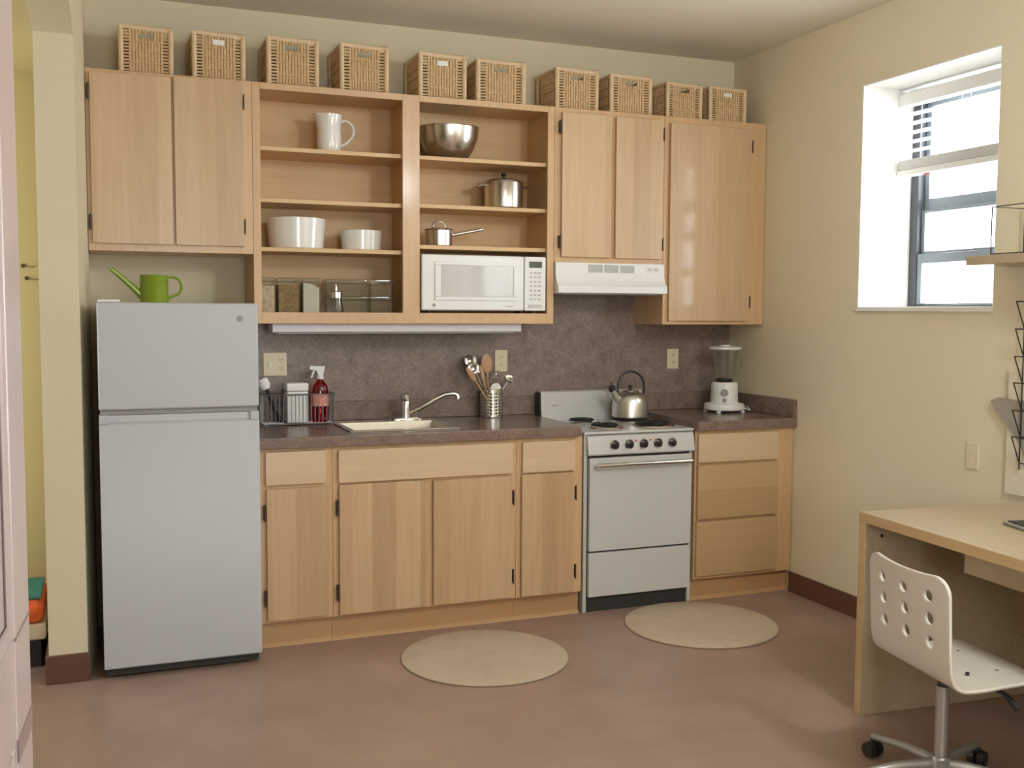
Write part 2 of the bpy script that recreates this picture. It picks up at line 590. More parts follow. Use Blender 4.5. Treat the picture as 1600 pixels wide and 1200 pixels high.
# wall behind the camera with an unseen window added for frontal fill
fx0, fx1, fz0, fz1 = FRONT_FILL_WIN
mb = MB()
mb.box(-2.35, fx0, YF - 0.2, YF, -0.06, H)
mb.box(fx1, XO, YF - 0.2, YF, -0.06, H)
mb.box(fx0, fx1, YF - 0.2, YF, -0.06, fz0)
mb.box(fx0, fx1, YF - 0.2, YF, fz1, H)
struct(mb.build('wall_front', M['wall'], smooth=False))
mb = MB()
for x in (fx0, (fx0 + fx1) / 2 - 0.03, fx1 - 0.06):
    mb.box(x, x + 0.06, YF - 0.16, YF - 0.1, fz0, fz1)
for z in (fz0, (fz0 + fz1) / 2, fz1 - 0.06):
    mb.box(fx0, fx1, YF - 0.155, YF - 0.105, z, z + 0.06)
f = struct(mb.build('window_3', M['winframe']))
MB().box(fx0 + 0.01, fx1 - 0.01, YF - 0.133, YF - 0.127, fz0 + 0.01, fz1 - 0.01).build('pane', M['pane'], f)

# invented canopy and rod for the added fill light, out of view
struct(MB().lathe([(0, 0), (0.07, 0), (0.07, -0.015), (0.03, -0.03), (0.008, -0.035), (0.008, -0.185), (0.0, -0.185)], (2.35, -4.1, H), 24).build('fill_light_fitting', M['white']))

# baseboards
struct(MB().box(XR - 0.012, XR, YF, -0.61, 0, 0.105, 0.003).build('baseboard_right', M['base_brown']),
       'brown baseboard along the window wall')
mb = MB()
mb.box(XL - 0.152, XL + 0.004, -0.747, -0.735, 0, 0.112, 0.003)
mb.box(XL - 0.152, XL - 0.14, -0.735, -0.0, 0, 0.112)
struct(mb.build('baseboard_left', M['base_brown']), 'brown baseboard round the narrow wall end')


# windows of the right wall
def side_window(n, a, b, lo=1.735, hi=1.94):
    xf0, xf1 = 3.665, 3.735
    y1, y0 = b - 0.006, a + 0.006
    z0, z1 = WZ0 + 0.001, WZ1 - 0.007
    mb = MB()
    mb.box(xf0, xf1, y1 - 0.05, y1, z0, z1, 0.003)
    mb.box(xf0, xf1, y0, y0 + 0.05, z0, z1, 0.003)
    mb.box(xf0, xf1, y0 + 0.05, y1 - 0.05, z1 - 0.05, z1, 0.003)
    mb.box(xf0, xf1, y0 + 0.05, y1 - 0.05, z0, z0 + 0.012, 0.003)
    fr = struct(mb.build('window_%d' % n, M['winframe']), 'dark framed sash window in the deep recess' if n == 1 else None)

    def sash(xa, xb, za, zb, rail_top, rail_bot, st):
        m2 = MB()
        m2.box(xa, xb, y1 - 0.05 - st, y1 - 0.05, za, zb, 0.002)
        m2.box(xa, xb, y0 + 0.05, y0 + 0.05 + st, za, zb, 0.002)
        m2.box(xa, xb, y0 + 0.05 + st, y1 - 0.05 - st, zb - rail_top, zb, 0.002)
        m2.box(xa, xb, y0 + 0.05 + st, y1 - 0.05 - st, za, za + rail_bot, 0.002)
        s = m2.build('sash', M['sash'], fr)
        MB().box((xa + xb) / 2 - 0.002, (xa + xb) / 2 + 0.002, y0 + 0.05 + st / 2, y1 - 0.05 - st / 2,
                 za + rail_bot / 2, zb - rail_top / 2).build('pane', M['pane'], s)
    sash(3.705, 3.73, hi, z1 - 0.05, 0.03, 0.055, 0.028)
    sash(3.672, 3.70, z0 + 0.012, lo, 0.045, 0.006, 0.028)
    sash(3.69, 3.704, lo, hi, 0.012, 0.012, 0.022)
    return fr


side_window(1, *WINS[0])
side_window(2, *WINS[1], lo=1.60, hi=2.05)
mb = MB()
for (a, b) in cuts:
    mb.box(XR - 0.014, XO, a - 0.0, b + 0.0, WZ0 - 0.022, WZ0 + 0.001, 0.004)
struct(mb.build('trim_2', M['reveal']), 'white sill ledge of the window recesses')

# ------------------------------------------------------------------ door leaf at the left edge (opened into the room)
dx, dy, da = -0.045, -3.50, radians(-3.5)
leaf = thing('door', 'pinkish white panelled door standing open at the left edge of view', 'door', (dx, dy, 0))
# built along local -y from the free edge, then turned
T = 0.04
mb = MB()
mb.box(-T, 0, -0.13, 0, 0.0, 2.05, 0.002)
mb.box(-T, 0, -0.90, -0.77, 0.0, 2.05, 0.002)
mb.box(-T, 0, -0.77, -0.13, 1.86, 2.05)
mb.box(-T, 0, -0.77, -0.13, 0.0, 0.22)
mb.box(-T, -0.003, -0.77, -0.13, 0.90, 1.035)
for v in mb.bm.verts:
    v.co += Vector((dx, dy, 0))
mb.build('door_frame', M['doorleaf'], leaf)
for (za, zb) in ((0.22, 0.90), (1.035, 1.86)):
    mb = MB().box(dx - T + 0.008, dx - 0.008, dy - 0.77, dy - 0.13, za, zb)
    p = mb.build('door_panel', M['doorleaf'], leaf)
    mb = MB()
    for (ya, yb, zc, zd) in ((-0.155, -0.13, za, zb), (-0.77, -0.745, za, zb), (-0.745, -0.155, za, za + 0.025),
                             (-0.745, -0.155, zb - 0.025, zb)):
        mb.box(dx - 0.008, dx - 0.002, dy + ya, dy + yb, zc, zd, 0.003)
    mb.build('moulding', M['doorleaf'], p)
# horizontal band across the stile where panels and lower rail meet
MB().box(dx, dx + 0.0012, dy - 0.13, dy - 0.003, 0.875, 0.905).build('rail_band', M['doorband'], leaf)
MB().box(dx, dx + 0.0008, dy - 0.13, dy - 0.003, 1.032, 1.037).build('rail_band', M['doorband'], leaf)
leaf.rotation_euler = (0, 0, da)

# ------------------------------------------------------------------ wall cabinets
UY = -0.32        # face frame front
DY = -0.34        # door front
ZT = 2.457


def hinge(parent, x, z, hw=0.006):
    mb = MB()
    mb.box(x - hw, x + hw, DY - 0.004, UY + 0.003, z - 0.03, z + 0.03, 0.002)
    mb.cyl((x, DY - 0.003, z - 0.034), (x, DY - 0.003, z + 0.034), min(0.004, hw * 1.2), n=8)
    mb.build('hinge', M['hinge'], parent)


def carcass(root, x0, x1, z0, z1, open_front=False):
    t = 0.018
    mb = MB()
    mb.box(x0, x0 + t, UY + 0.02, -0.001, z0, z1)
    mb.box(x1 - t, x1, UY + 0.02, -0.001, z0, z1)
    mb.box(x0 + t, x1 - t, UY + 0.02, -0.001, z0, z0 + t)
    mb.box(x0 + t, x1 - t, UY + 0.02, -0.001, z1 - t, z1)
    mb.box(x0 + t, x1 - t, -0.008, -0.001, z0 + t, z1 - t)
    return mb.build('carcass', M['maple_in'] if open_front else M['maple_frame'], root)


def frame_bars(root, bars, name='face_frame', y0=UY, y1=UY + 0.02, mat='maple_frame'):
    mb = MB()
    for (a, b, c, d) in bars:
        mb.box(a, b, y0, y1, c, d, 0.001)
    return mb.build(name, M[mat], root)


def door_part(root, x0, x1, z0, z1, hinges, y=DY, t=0.0195, mat='maple', name='door'):
    d = MB().box(x0, x1, y, y + t, z0, z1, 0.0025, 2).build(name, M[mat], root)
    for (hx, hz) in hinges:
        hinge(d, hx, hz, 0.006 if hx < x0 else 0.0022)
    return d


# over the refrigerator
c1 = thing('wall_cabinet', 'two-door maple wall cabinet above the refrigerator', 'cabinet', (0.33, -0.16, 1.702))
carcass(c1, 0.005, 0.68, 1.702, ZT)
frame_bars(c1, [(0.002, 0.03, 1.702, ZT), (0.625, 0.68, 1.702, ZT), (0.03, 0.625, 1.702, 1.745),
                (0.03, 0.625, 2.432, ZT), (0.325, 0.37, 1.745, 2.432)])
door_part(c1, 0.018, 0.341, 1.733, 2.440, [(0.013, 2.36), (0.013, 1.82)])
door_part(c1, 0.352, 0.640, 1.733, 2.447, [(0.6435, 2.36), (0.6435, 1.82)])
# panel strip going down beside the refrigerator niche
# open shelving cabinet
c2 = thing('shelf_cabinet', 'open maple wall cabinet with two bays of shelves', 'cabinet', (1.41, -0.16, 1.394))
X1, X2 = 0.681, 2.136
carcass(c2, X1, X2, 1.394, ZT, True)
MB().box(1.395, 1.413, UY + 0.02, -0.008, 1.41, ZT - 0.02).build('divider', M['maple_in'], c2)
frame_bars(c2, [(X1, 0.715, 1.394, ZT), (1.365, 1.447, 1.394, ZT), (2.100, X2, 1.394, ZT),
                (0.715, 1.365, 1.394, 1.445), (1.447, 2.100, 1.394, 1.445),
                (0.715, 1.365, 2.428, ZT), (1.447, 2.100, 2.428, ZT)])
SH_L = (1.737, 1.955, 2.184)
SH_R = (1.767, 1.960, 2.185)
for z in SH_L:
    MB().box(0.70, 1.394, -0.295, -0.009, z - 0.019, z, 0.001).build('shelf', M['maple_in'], c2)
for z in SH_R:
    MB().box(1.414, 2.117, -0.295, -0.009, z - 0.019, z, 0.001).build('shelf', M['maple_in'], c2)
MB().box(0.70, 1.394, -0.299, -0.009, 1.413, 1.440).build('shelf', M['maple_in'], c2)
MB().box(1.414, 2.117, -0.299, -0.009, 1.413, 1.440).build('shelf', M['maple_in'], c2)

# over the hood
c3 = thing('wall_cabinet', 'two-door maple wall cabinet above the range hood', 'cabinet', (2.45, -0.16, 1.70))
carcass(c3, 2.137, 2.752, 1.70, ZT)
frame_bars(c3, [(2.137, 2.18, 1.70, ZT), (2.722, 2.752, 1.70, ZT), (2.18, 2.722, 1.70, 1.74), (2.18, 2.722, 2.425, ZT),
                (2.43, 2.48, 1.74, 2.425)])
door_part(c3, 2.170, 2.440, 1.726, 2.432, [(2.163, 2.36), (2.163, 1.80)])
door_part(c3, 2.467, 2.735, 1.725, 2.430, [(2.739, 2.36), (2.739, 1.80)])
# tall one in the corner
c4 = thing('wall_cabinet', 'tall single-door maple wall cabinet in the right corner', 'cabinet', (3.06, -0.16, 1.39))
carcass(c4, 2.753, XR - 0.002, 1.390, ZT)
frame_bars(c4, [(2.753, 2.80, 1.39, ZT), (3.25, XR - 0.002, 1.39, ZT), (2.80, 3.25, 1.39, 1.425), (2.80, 3.25, 2.41, ZT)])
door_part(c4, 2.780, 3.270, 1.409, 2.422, [(3.2735, 2.33), (3.2735, 1.51)])

# ------------------------------------------------------------------ base cabinets
BF = -0.61
BDY = -0.63


def base_body(root, x0, x1, zt=0.864):
    mb = MB()
    t = 0.018
    mb.box(x0, x0 + t, BF + 0.02, -0.012, 0.112, zt)
    mb.box(x1 - t, x1, BF + 0.02, -0.012, 0.112, zt)
    mb.box(x0 + t, x1 - t, BF + 0.02, -0.012, 0.112, 0.13)
    mb.box(x0 + t, x1 - t, -0.02, -0.012, 0.13, zt)
    mb.build('carcass', M['maple_frame'], root)
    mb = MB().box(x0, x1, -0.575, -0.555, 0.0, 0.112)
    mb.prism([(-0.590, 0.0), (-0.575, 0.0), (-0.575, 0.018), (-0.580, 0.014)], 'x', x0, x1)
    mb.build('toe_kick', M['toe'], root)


def bhinge(parent, x, z, hw=0.006):
    mb = MB().box(x - hw, x + hw, BDY - 0.004, BF + 0.003, z - 0.032, z + 0.032, 0.002)
    mb.cyl((x, BDY - 0.003, z - 0.036), (x, BDY - 0.003, z + 0.036), min(0.004, hw * 1.2), n=8)
    mb.build('hinge', M['hinge'], parent)


def bdoor(root, x0, x1, z0, z1, hx):
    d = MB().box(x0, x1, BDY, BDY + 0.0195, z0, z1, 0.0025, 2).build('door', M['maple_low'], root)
    for hz in (z0 + 0.10, z1 - 0.10):
        bhinge(d, hx, hz, 0.006 if hx < x0 else 0.0026)


def drawer(root, x0, x1, z0, z1, name='drawer', mat='maple_x'):
    MB().box(x0, x1, BDY, BDY + 0.0195, z0, z1, 0.0025, 2).build(name, M[mat], root)


b1 = thing('base_cabinet', 'maple base cabinet with drawer and door beside the refrigerator', 'cabinet', (0.81, -0.30, 0))
base_body(b1, 0.655, 0.965)
frame_bars(b1, [(0.655, 0.70, 0.112, 0.864), (0.92, 0.965, 0.112, 0.864), (0.70, 0.92, 0.112, 0.14),
                (0.70, 0.92, 0.69, 0.72), (0.70, 0.92, 0.845, 0.864)], y0=BF, y1=BF + 0.02)
drawer(b1, 0.679, 0.934, 0.711, 0.853)
bdoor(b1, 0.681, 0.945, 0.126, 0.695, 0.6745)
b2 = thing('base_cabinet', 'wide two-door maple base cabinet under the sink', 'cabinet', (1.39, -0.30, 0))
base_body(b2, 0.966, 1.825)
frame_bars(b2, [(0.966, 1.01, 0.112, 0.864), (1.78, 1.825, 0.112, 0.864), (1.01, 1.78, 0.112, 0.14),
                (1.01, 1.78, 0.69, 0.72), (1.01, 1.78, 0.845, 0.864), (1.37, 1.43, 0.14, 0.69)], y0=BF, y1=BF + 0.02)
drawer(b2, 0.990, 1.802, 0.706, 0.849, 'false_drawer_front')
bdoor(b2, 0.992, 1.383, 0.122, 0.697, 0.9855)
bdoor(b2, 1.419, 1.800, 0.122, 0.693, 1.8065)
b3 = thing('base_cabinet', 'narrow maple base cabinet with drawer and door left of the range', 'cabinet', (1.98, -0.30, 0))
base_body(b3, 1.826, 2.164)
frame_bars(b3, [(1.826, 1.87, 0.112, 0.864), (2.10, 2.164, 0.112, 0.864), (1.87, 2.10, 0.112, 0.14),
                (1.87, 2.10, 0.69, 0.72), (1.87, 2.10, 0.845, 0.864)], y0=BF, y1=BF + 0.02)
drawer(b3, 1.852, 2.119, 0.704, 0.848)
bdoor(b3, 1.848, 2.118, 0.119, 0.696, 2.1245)
b4 = thing('base_cabinet', 'maple base cabinet with three drawers right of the range', 'cabinet', (3.08, -0.30, 0))
base_body(b4, 2.785, XR - 0.002)
frame_bars(b4, [(2.785, 2.82, 0.112, 0.864), (3.25, XR - 0.002, 0.112, 0.864), (2.82, 3.25, 0.112, 0.14),
                (2.82, 3.25, 0.68, 0.72), (2.82, 3.25, 0.395, 0.435), (2.82, 3.25, 0.845, 0.864)], y0=BF, y1=BF + 0.02)
drawer(b4, 2.795, 3.269, 0.705, 0.849)
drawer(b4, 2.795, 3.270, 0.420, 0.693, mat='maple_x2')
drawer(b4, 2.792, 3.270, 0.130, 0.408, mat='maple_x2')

# ------------------------------------------------------------------ worktops with upstands, wall laminate
SX0, SX1, SY0, SY1 = 1.06, 1.575, -0.545, -0.10      # sink cut-out
wt = thing('worktop', 'mottled brown laminate worktop holding the sink', 'worktop', (1.40, -0.32, 0.866))
mb = MB()
mb.box(0.645, 2.146, -0.642, -0.600, 0.866, 0.914, 0.004, 2)
mb.box(0.645, SX0 + 0.02, -0.600, -0.001, 0.866, 0.914)
mb.box(SX1 - 0.02, 2.146, -0.600, -0.001, 0.866, 0.914)
mb.box(SX0 + 0.02, SX1 - 0.02, -0.600, SY0 + 0.02, 0.866, 0.914)
mb.box(SX0 + 0.02, SX1 - 0.02, SY1 - 0.02, -0.001, 0.866, 0.914)
mb.build('slab', M['laminate'], wt)
MB().box(0.645, 2.146, -0.022, -0.001, 0.914, 1.010, 0.003).build('upstand', M['laminate'], wt)
wt2 = thing('worktop', 'short mottled brown laminate worktop under the blender', 'worktop', (3.08, -0.32, 0.866))
MB().box(2.783, XR - 0.001, -0.642, -0.001, 0.866, 0.914, 0.004, 2).build('slab', M['laminate'], wt2)
MB().box(2.783, XR - 0.001, -0.022, -0.001, 0.914, 1.010, 0.003).build('upstand', M['laminate'], wt2)
MB().box(XR - 0.022, XR - 0.001, -0.640, -0.023, 0.914, 1.008, 0.003).build('upstand', M['laminate'], wt2)
mb = MB()
mb.box(0.645, XR - 0.001, -0.005, 0.0, 0.90, 1.392)
mb.box(2.136, 2.753, -0.005, 0.0, 1.392, 1.70)
struct(mb.build('trim_3', M['laminate_wall'], smooth=False), 'brown laminate wall panel above the worktops')

# ------------------------------------------------------------------ sink and faucet
sk = thing('sink', 'stainless steel sink set in the brown worktop', 'sink', (1.32, -0.32, 0.914))
mb = MB()
r0 = 0.9145
for (a, b, c, d) in ((SX0, SX1, SY0, SY0 + 0.028), (SX0, SX1, SY1 - 0.085, SY1), (SX0, SX0 + 0.028, SY0 + 0.028, SY1 - 0.085),
                     (SX1 - 0.028, SX1, SY0 + 0.028, SY1 - 0.085)):
    mb.box(a, b, c, d, r0, r0 + 0.006, 0.002)
mb.build('rim', M['steel'], sk)
mb = MB()
a, b, c, d = SX0 + 0.028, SX1 - 0.028, SY0 + 0.028, SY1 - 0.085
vs = [(a, c, r0 + 0.004), (b, c, r0 + 0.004), (b, d, r0 + 0.004), (a, d, r0 + 0.004),
      (a + 0.02, c + 0.02, 0.745), (b - 0.02, c + 0.02, 0.745), (b - 0.02, d - 0.02, 0.745), (a + 0.02, d - 0.02, 0.745)]
mb._faces(vs, [(0, 1, 5, 4), (1, 2, 6, 5), (2, 3, 7, 6), (3, 0, 4, 7), (4, 5, 6, 7)])
bs = mb.build('basin', M['basin'], sk, smooth=False)
md = bs.modifiers.new('thick', 'SOLIDIFY')
md.thickness = 0.0015
MB().lathe([(0.0, 0.002), (0.03, 0.002), (0.038, 0.004), (0.04, 0.0)], (1.32, -0.33, 0.746), 20).build('drain', M['chrome'], sk)
fz = r0 + 0.0062
fc = thing('faucet', 'chrome single-lever faucet behind the sink', 'faucet', (1.425, -0.142, fz))
MB().lathe([(0, 0), (0.028, 0), (0.028, 0.006), (0.024, 0.012), (0, 0.012)], (1.425, -0.142, fz), 24, sx=3.2).build('base_plate', M['chrome'], fc)
MB().lathe([(0, 0), (0.026, 0), (0.023, 0.03), (0.023, 0.07), (0.02, 0.08), (0, 0.082)], (1.425, -0.142, fz + 0.0122), 20).build('body', M['chrome'], fc)
mb = MB().lathe([(0, 0), (0.023, 0), (0.026, 0.012), (0.024, 0.028), (0.012, 0.038), (0, 0.04)], (1.425, -0.142, fz + 0.0945), 20)
mb.tube([(1.425, -0.142, fz + 0.118), (1.418, -0.17, fz + 0.125), (1.408, -0.215, fz + 0.12)], [0.010, 0.008, 0.006], 10)
mb.build('lever', M['chrome'], fc)
sp = [(1.443, -0.15, fz + 0.030), (1.50, -0.168, fz + 0.060), (1.56, -0.185, fz + 0.100), (1.61, -0.198, fz + 0.124),
      (1.655, -0.208, fz + 0.130), (1.668, -0.211, fz + 0.122), (1.671, -0.212, fz + 0.100)]
MB().tube(sp, [0.013, 0.012, 0.011, 0.011, 0.012, 0.013, 0.013], 12).build('spout', M['chrome'], fc)

# ------------------------------------------------------------------ refrigerator
FX0, FX1, FY = 0.030, 0.634, -0.785
fr = thing('refrigerator', 'white two-door top-freezer refrigerator', 'refrigerator', (0.332, -0.42, 0))
MB().box(FX0 + 0.004, FX1 - 0.004, FY + 0.055, -0.09, 0.03, 1.474, 0.006, 2).build('cabinet_body', M['fridge'], fr)
MB().box(FX0, FX1, FY, FY + 0.05, 1.064, 1.481, 0.009, 3).build('freezer_door', M['fridge'], fr)
dd = MB().prism([(FY + 0.05, 0.045), (FY + 0.004, 0.045), (FY, 0.05), (FY, 1.004), (FY + 0.004, 1.010), (FY + 0.018, 1.018),
                 (FY + 0.022, 1.042), (FY + 0.028, 1.046), (FY + 0.05, 1.046)], 'x', FX0, FX1)
fd = dd.build('refrigerator_door', M['fridge'], fr)
MB().box(FX0, FX0 + 0.035, FY, FY + 0.03, 1.010, 1.046, 0.004, 2).build('grip_end', M['fridge'], fd)
MB().box(FX1 - 0.035, FX1, FY, FY + 0.03, 1.010, 1.046, 0.004, 2).build('grip_end', M['fridge'], fd)
MB().box(FX0 + 0.006, FX1 - 0.006, FY + 0.02, FY + 0.06, 1.046, 1.064).build('door_gap', M['grey'], fr)
mb = MB().box(FX0 + 0.005, FX0 + 0.085, FY + 0.01, FY + 0.09, 1.4815, 1.492, 0.003, 2)
mb.build('hinge_cover', M['whiteplastic'], fr)
em = MB().cyl((0.562, FY - 0.002, 1.420), (0.562, FY + 0.001, 1.420), 0.013, n=24).build('emblem', M['grey'], fr)
em['label'] = 'small round grey emblem'
mb = MB()
mb.tube(arc((0.562, FY - 0.0022, 1.420), 0.0105, 0, 360, 20, 'xz')[:-1], 0.001, 6, closed=True)
mb.tube(arc((0.558, FY - 0.0022, 1.420), 0.0042, 40, 330, 10, 'xz'), 0.0009, 6)
mb.tube([(0.564, FY - 0.0022, 1.425), (0.564, FY - 0.0022, 1.415), (0.569, FY - 0.0022, 1.415)], 0.0009, 6)
mb.tube([(0.564, FY - 0.0022, 1.420), (0.568, FY - 0.0022, 1.420)], 0.0009, 6)
mb.tube([(0.564, FY - 0.0022, 1.425), (0.569, FY - 0.0022, 1.425)], 0.0009, 6)
mb.build('emblem_lines', M['silver'], em)
MB().box(FX0 + 0.01, FX1 - 0.01, FY + 0.03, FY + 0.06, 0.012, 0.045).build('kick_grille', M['darkgap'], fr)
for x in (FX0 + 0.06, FX1 - 0.06):
    for y in (FY + 0.09, -0.15):
        MB().cyl((x, y, 0.0), (x, y, 0.031), 0.018, n=12).build('foot', M['black'], fr)

# ------------------------------------------------------------------ watering can
wz = 1.4745
wc = thing('watering_can', 'green metal watering can on top of the refrigerator', 'watering can', (0.252, -0.50, wz))
MB().lathe([(0, 0), (0.055, 0), (0.056, 0.004), (0.056, 0.118), (0.058, 0.121), (0.054, 0.121), (0.053, 0.006), (0, 0.006)],
           (0.252, -0.50, wz), 36).build('body', M['green'], wc)
MB().tube([(0.205, -0.50, wz + 0.035), (0.165, -0.505, wz + 0.075), (0.125, -0.51, wz + 0.112), (0.085, -0.515, wz + 0.146)],
          [0.016, 0.013, 0.011, 0.0085], 12).build('spout', M['green'], wc)
pts = [(0.300, -0.50, wz + 0.113), (0.325, -0.497, wz + 0.115)] + arc((0.330, -0.497, wz + 0.075), 0.038, 80, -60, 9, 'xz', sx=0.8) + \
      [(0.325, -0.498, wz + 0.035), (0.305, -0.50, wz + 0.025)]
MB().tube(pts, 0.0055, 8).build('handle', M['green'], wc)

# ------------------------------------------------------------------ range
RX0, RX1, RY = 2.178, 2.776, -0.60
rg = thing('range', 'white electric range between the base cabinets', 'range', (2.477, -0.32, 0))
mb = MB()
mb.box(RX0, RX0 + 0.02, RY, -0.03, 0.0, 0.866, 0.003)
mb.box(RX1 - 0.02, RX1, RY, -0.03, 0.0, 0.866, 0.003)
mb.box(RX0 + 0.02, RX1 - 0.02, RY + 0.03, -0.03, 0.075, 0.866)
mb.build('body', M['white'], rg)
mb = MB().box(RX0 - 0.004, RX1 + 0.004, RY - 0.008, -0.07, 0.866, 0.880, 0.005, 2)
mb.build('cooktop', M['white'], rg)
mb = MB().prism([(-0.085, 0.880), (-0.065, 1.030), (-0.055, 1.036), (-0.024, 1.036), (-0.024, 0.880)], 'x', RX0 + 0.0, RX1 + 0.0)
bgd = mb.build('backguard', M['white'], rg)
MB().box(RX0 - 0.012, RX0 - 0.0005, -0.075, -0.024, 0.90, 1.030, 0.003).build('backguard_end', M['black'], rg)
mb = MB()
for i in range(6):
    mb.box(RX0 + 0.06 + i * 0.007, RX0 + 0.065 + i * 0.007, -0.0765, -0.0745, 0.958, 0.964)
mb.build('name_plate', M['grey'], bgd)
# slanted control panel
mb = MB().prism([(RY, 0.862), (RY - 0.012, 0.858), (RY - 0.030, 0.775), (RY - 0.026, 0.768), (RY, 0.768)], 'x', RX0 + 0.012, RX1 - 0.004)
cp = mb.build('control_panel', M['white'], rg)
for i, kx in enumerate((2.329, 2.408, 2.487, 2.566, 2.645)):
    y = RY - 0.0215
    kn = MB().cyl((kx, y, 0.8155), (kx, y - 0.007, 0.814), 0.026, 0.024, 24).build('knob', M['chrome'], rg)
    mb = MB().cyl((kx, y - 0.007, 0.814), (kx, y - 0.024, 0.811), 0.0155, 0.014, 20)
    mb.box(kx - 0.003, kx + 0.003, y - 0.028, y - 0.02, 0.799, 0.825, 0.001)
    mb.build('knob_grip', M['black'], kn)
for lx in (2.448, 2.527):
    MB().cyl((lx, RY - 0.017, 0.832), (lx, RY - 0.020, 0.8315), 0.005, n=10).build('indicator_light', M['red_dot'], rg)
od = MB().box(RX0 + 0.022, RX1 - 0.014, RY - 0.022, RY + 0.005, 0.302, 0.755, 0.006, 2).build('oven_door', M['white'], rg)
mb = MB()
hz = 0.722
mb.tube([(RX0 + 0.045, RY - 0.055, hz), (RX1 - 0.035, RY - 0.055, hz)], 0.011, 12)
for x in (RX0 + 0.06, RX1 - 0.05):
    mb.tube([(x, RY - 0.02, hz), (x, RY - 0.055, hz)], 0.009, 10)
mb.build('handle', M['chrome'], od)
MB().box(RX0 + 0.022, RX1 - 0.02, RY - 0.020, RY + 0.005, 0.078, 0.294, 0.006, 2).build('storage_drawer', M['white'], rg)
mb = MB()
mb.box(RX0 + 0.0195, RX1 - 0.0195, RY - 0.002, RY + 0.028, 0.0755, 0.768)
mb.box(RX0 + 0.021, RX1 - 0.021, RY + 0.01, RY + 0.05, 0.0, 0.075)
mb.build('dark_kick', M['darkgap'], rg)


def burner(x, y, r):
    z = 0.8805
    b = MB().lathe([(r * 0.55, 0.001), (r * 0.95, 0.002), (r + 0.012, 0.006), (r + 0.016, 0.003), (r + 0.018, 0.0), (0.0, 0.0)], (x, y, z), 32)
    o = b.build('burner', M['chrome'], rg)
    mb = MB()
    n = 90
    turns = 3.6 if r > 0.08 else 2.8
    path = []
    for i in range(n + 1):
        t = i / n
        rr = 0.018 + (r - 0.018) * t
        a = 2 * pi * turns * t
        path.append((x + rr * cos(a), y + rr * sin(a), z + 0.013))
    mb.tube(path, 0.0052, 6)
    for k in range(3):
        a = 2 * pi * k / 3 + 0.4
        mb.tube([(x, y, z + 0.006), (x + r * cos(a), y + r * sin(a), z + 0.006)], 0.0025, 5)
    mb.build('coil', M['coil'], o)


burner(2.370, -0.175, 0.072)
burner(2.375, -0.435, 0.076)
burner(2.640, -0.200, 0.090)
burner(2.640, -0.440, 0.092)

# kettle on the back right burner
kz = 0.8995
kx, ky = 2.635, -0.200
kt = thing('kettle', 'steel whistling kettle on the back right burner', 'kettle', (kx, ky, kz))
MB().lathe([(0, 0), (0.090, 0), (0.096, 0.007), (0.095, 0.07), (0.090, 0.095), (0.076, 0.120), (0.050, 0.134), (0.0, 0.136)],
           (kx, ky, kz), 36).build('body', M['brushed'], kt)
ld = MB().lathe([(0, 0), (0.046, 0.0), (0.040, 0.008), (0.0, 0.014)], (kx, ky, kz + 0.1362), 28).build('lid', M['steel'], kt)
MB().lathe([(0, 0), (0.006, 0), (0.012, 0.012), (0.009, 0.02), (0, 0.022)], (kx, ky, kz + 0.1505), 14).build('lid_knob', M['black'], ld)
sp = MB().tube([(kx - 0.065, ky - 0.015, kz + 0.085), (kx - 0.095, ky - 0.02, kz + 0.115), (kx - 0.118, ky - 0.024, kz + 0.150)], [0.026, 0.020, 0.016], 14)
spo = sp.build('spout', M['steel'], kt)
mb = MB().tube([(kx - 0.116, ky - 0.024, kz + 0.148), (kx - 0.127, ky - 0.026, kz + 0.165)], [0.019, 0.017], 12)
mb.tube([(kx - 0.120, ky - 0.025, kz + 0.160), (kx - 0.128, ky - 0.026, kz + 0.185), (kx - 0.118, ky - 0.025, kz + 0.192)], 0.005, 8)
mb.build('whistle', M['black'], spo)
MB().tube([(kx - 0.070, ky + 0.0, kz + 0.105), (kx - 0.074, ky, kz + 0.15)] + arc((kx + 0.004, ky, kz + 0.165), 0.077, 175, 5, 12, 'xz') +
          [(kx + 0.082, ky, kz + 0.15), (kx + 0.078, ky, kz + 0.10)], 0.0065, 8).build('handle', M['black'], kt)

# ------------------------------------------------------------------ range hood
hd = thing('range_hood', 'white range hood under the maple cabinet', 'range hood', (2.445, -0.18, 1.545))
HX0, HX1 = 2.140, 2.750
mb = MB().prism([(-0.006, 1.699), (-0.335, 1.699), (-0.338, 1.640), (-0.352, 1.600), (-0.372, 1.582), (-0.372, 1.549), (-0.366, 1.545),
                 (-0.006, 1.545)], 'x', HX0, HX1)
hb = mb.build('canopy', M['microwhite'], hd)
for i, (a, b) in enumerate(((2.318, 2.398), (2.408, 2.488), (2.497, 2.578))):
    g = MB().box(a, b, -0.3375, -0.334, 1.650, 1.690, 0.001).build('vent_grille', M['grillegreen'], hd)
    mb = MB()
    for k in range(5):
        z = 1.655 + k * 0.0075
        mb.box(a + 0.003, b - 0.003, -0.3395, -0.3370, z, z + 0.003)
    mb.build('louvre', M['keys'], g)
sw = MB().box(2.645, 2.725, -0.3385, -0.334, 1.652, 1.690, 0.001).build('switch_plate', M['whiteplastic'], hd)
mb = MB()
mb.box(2.655, 2.678, -0.341, -0.338, 1.664, 1.680, 0.001)
mb.box(2.690, 2.713, -0.341, -0.338, 1.664, 1.680, 0.001)
mb.build('switch', M['keys'], sw)
MB().box(HX0 + 0.03, HX1 - 0.03, -0.345, -0.03, 1.540, 1.5455).build('filter', M['grey'], hd)

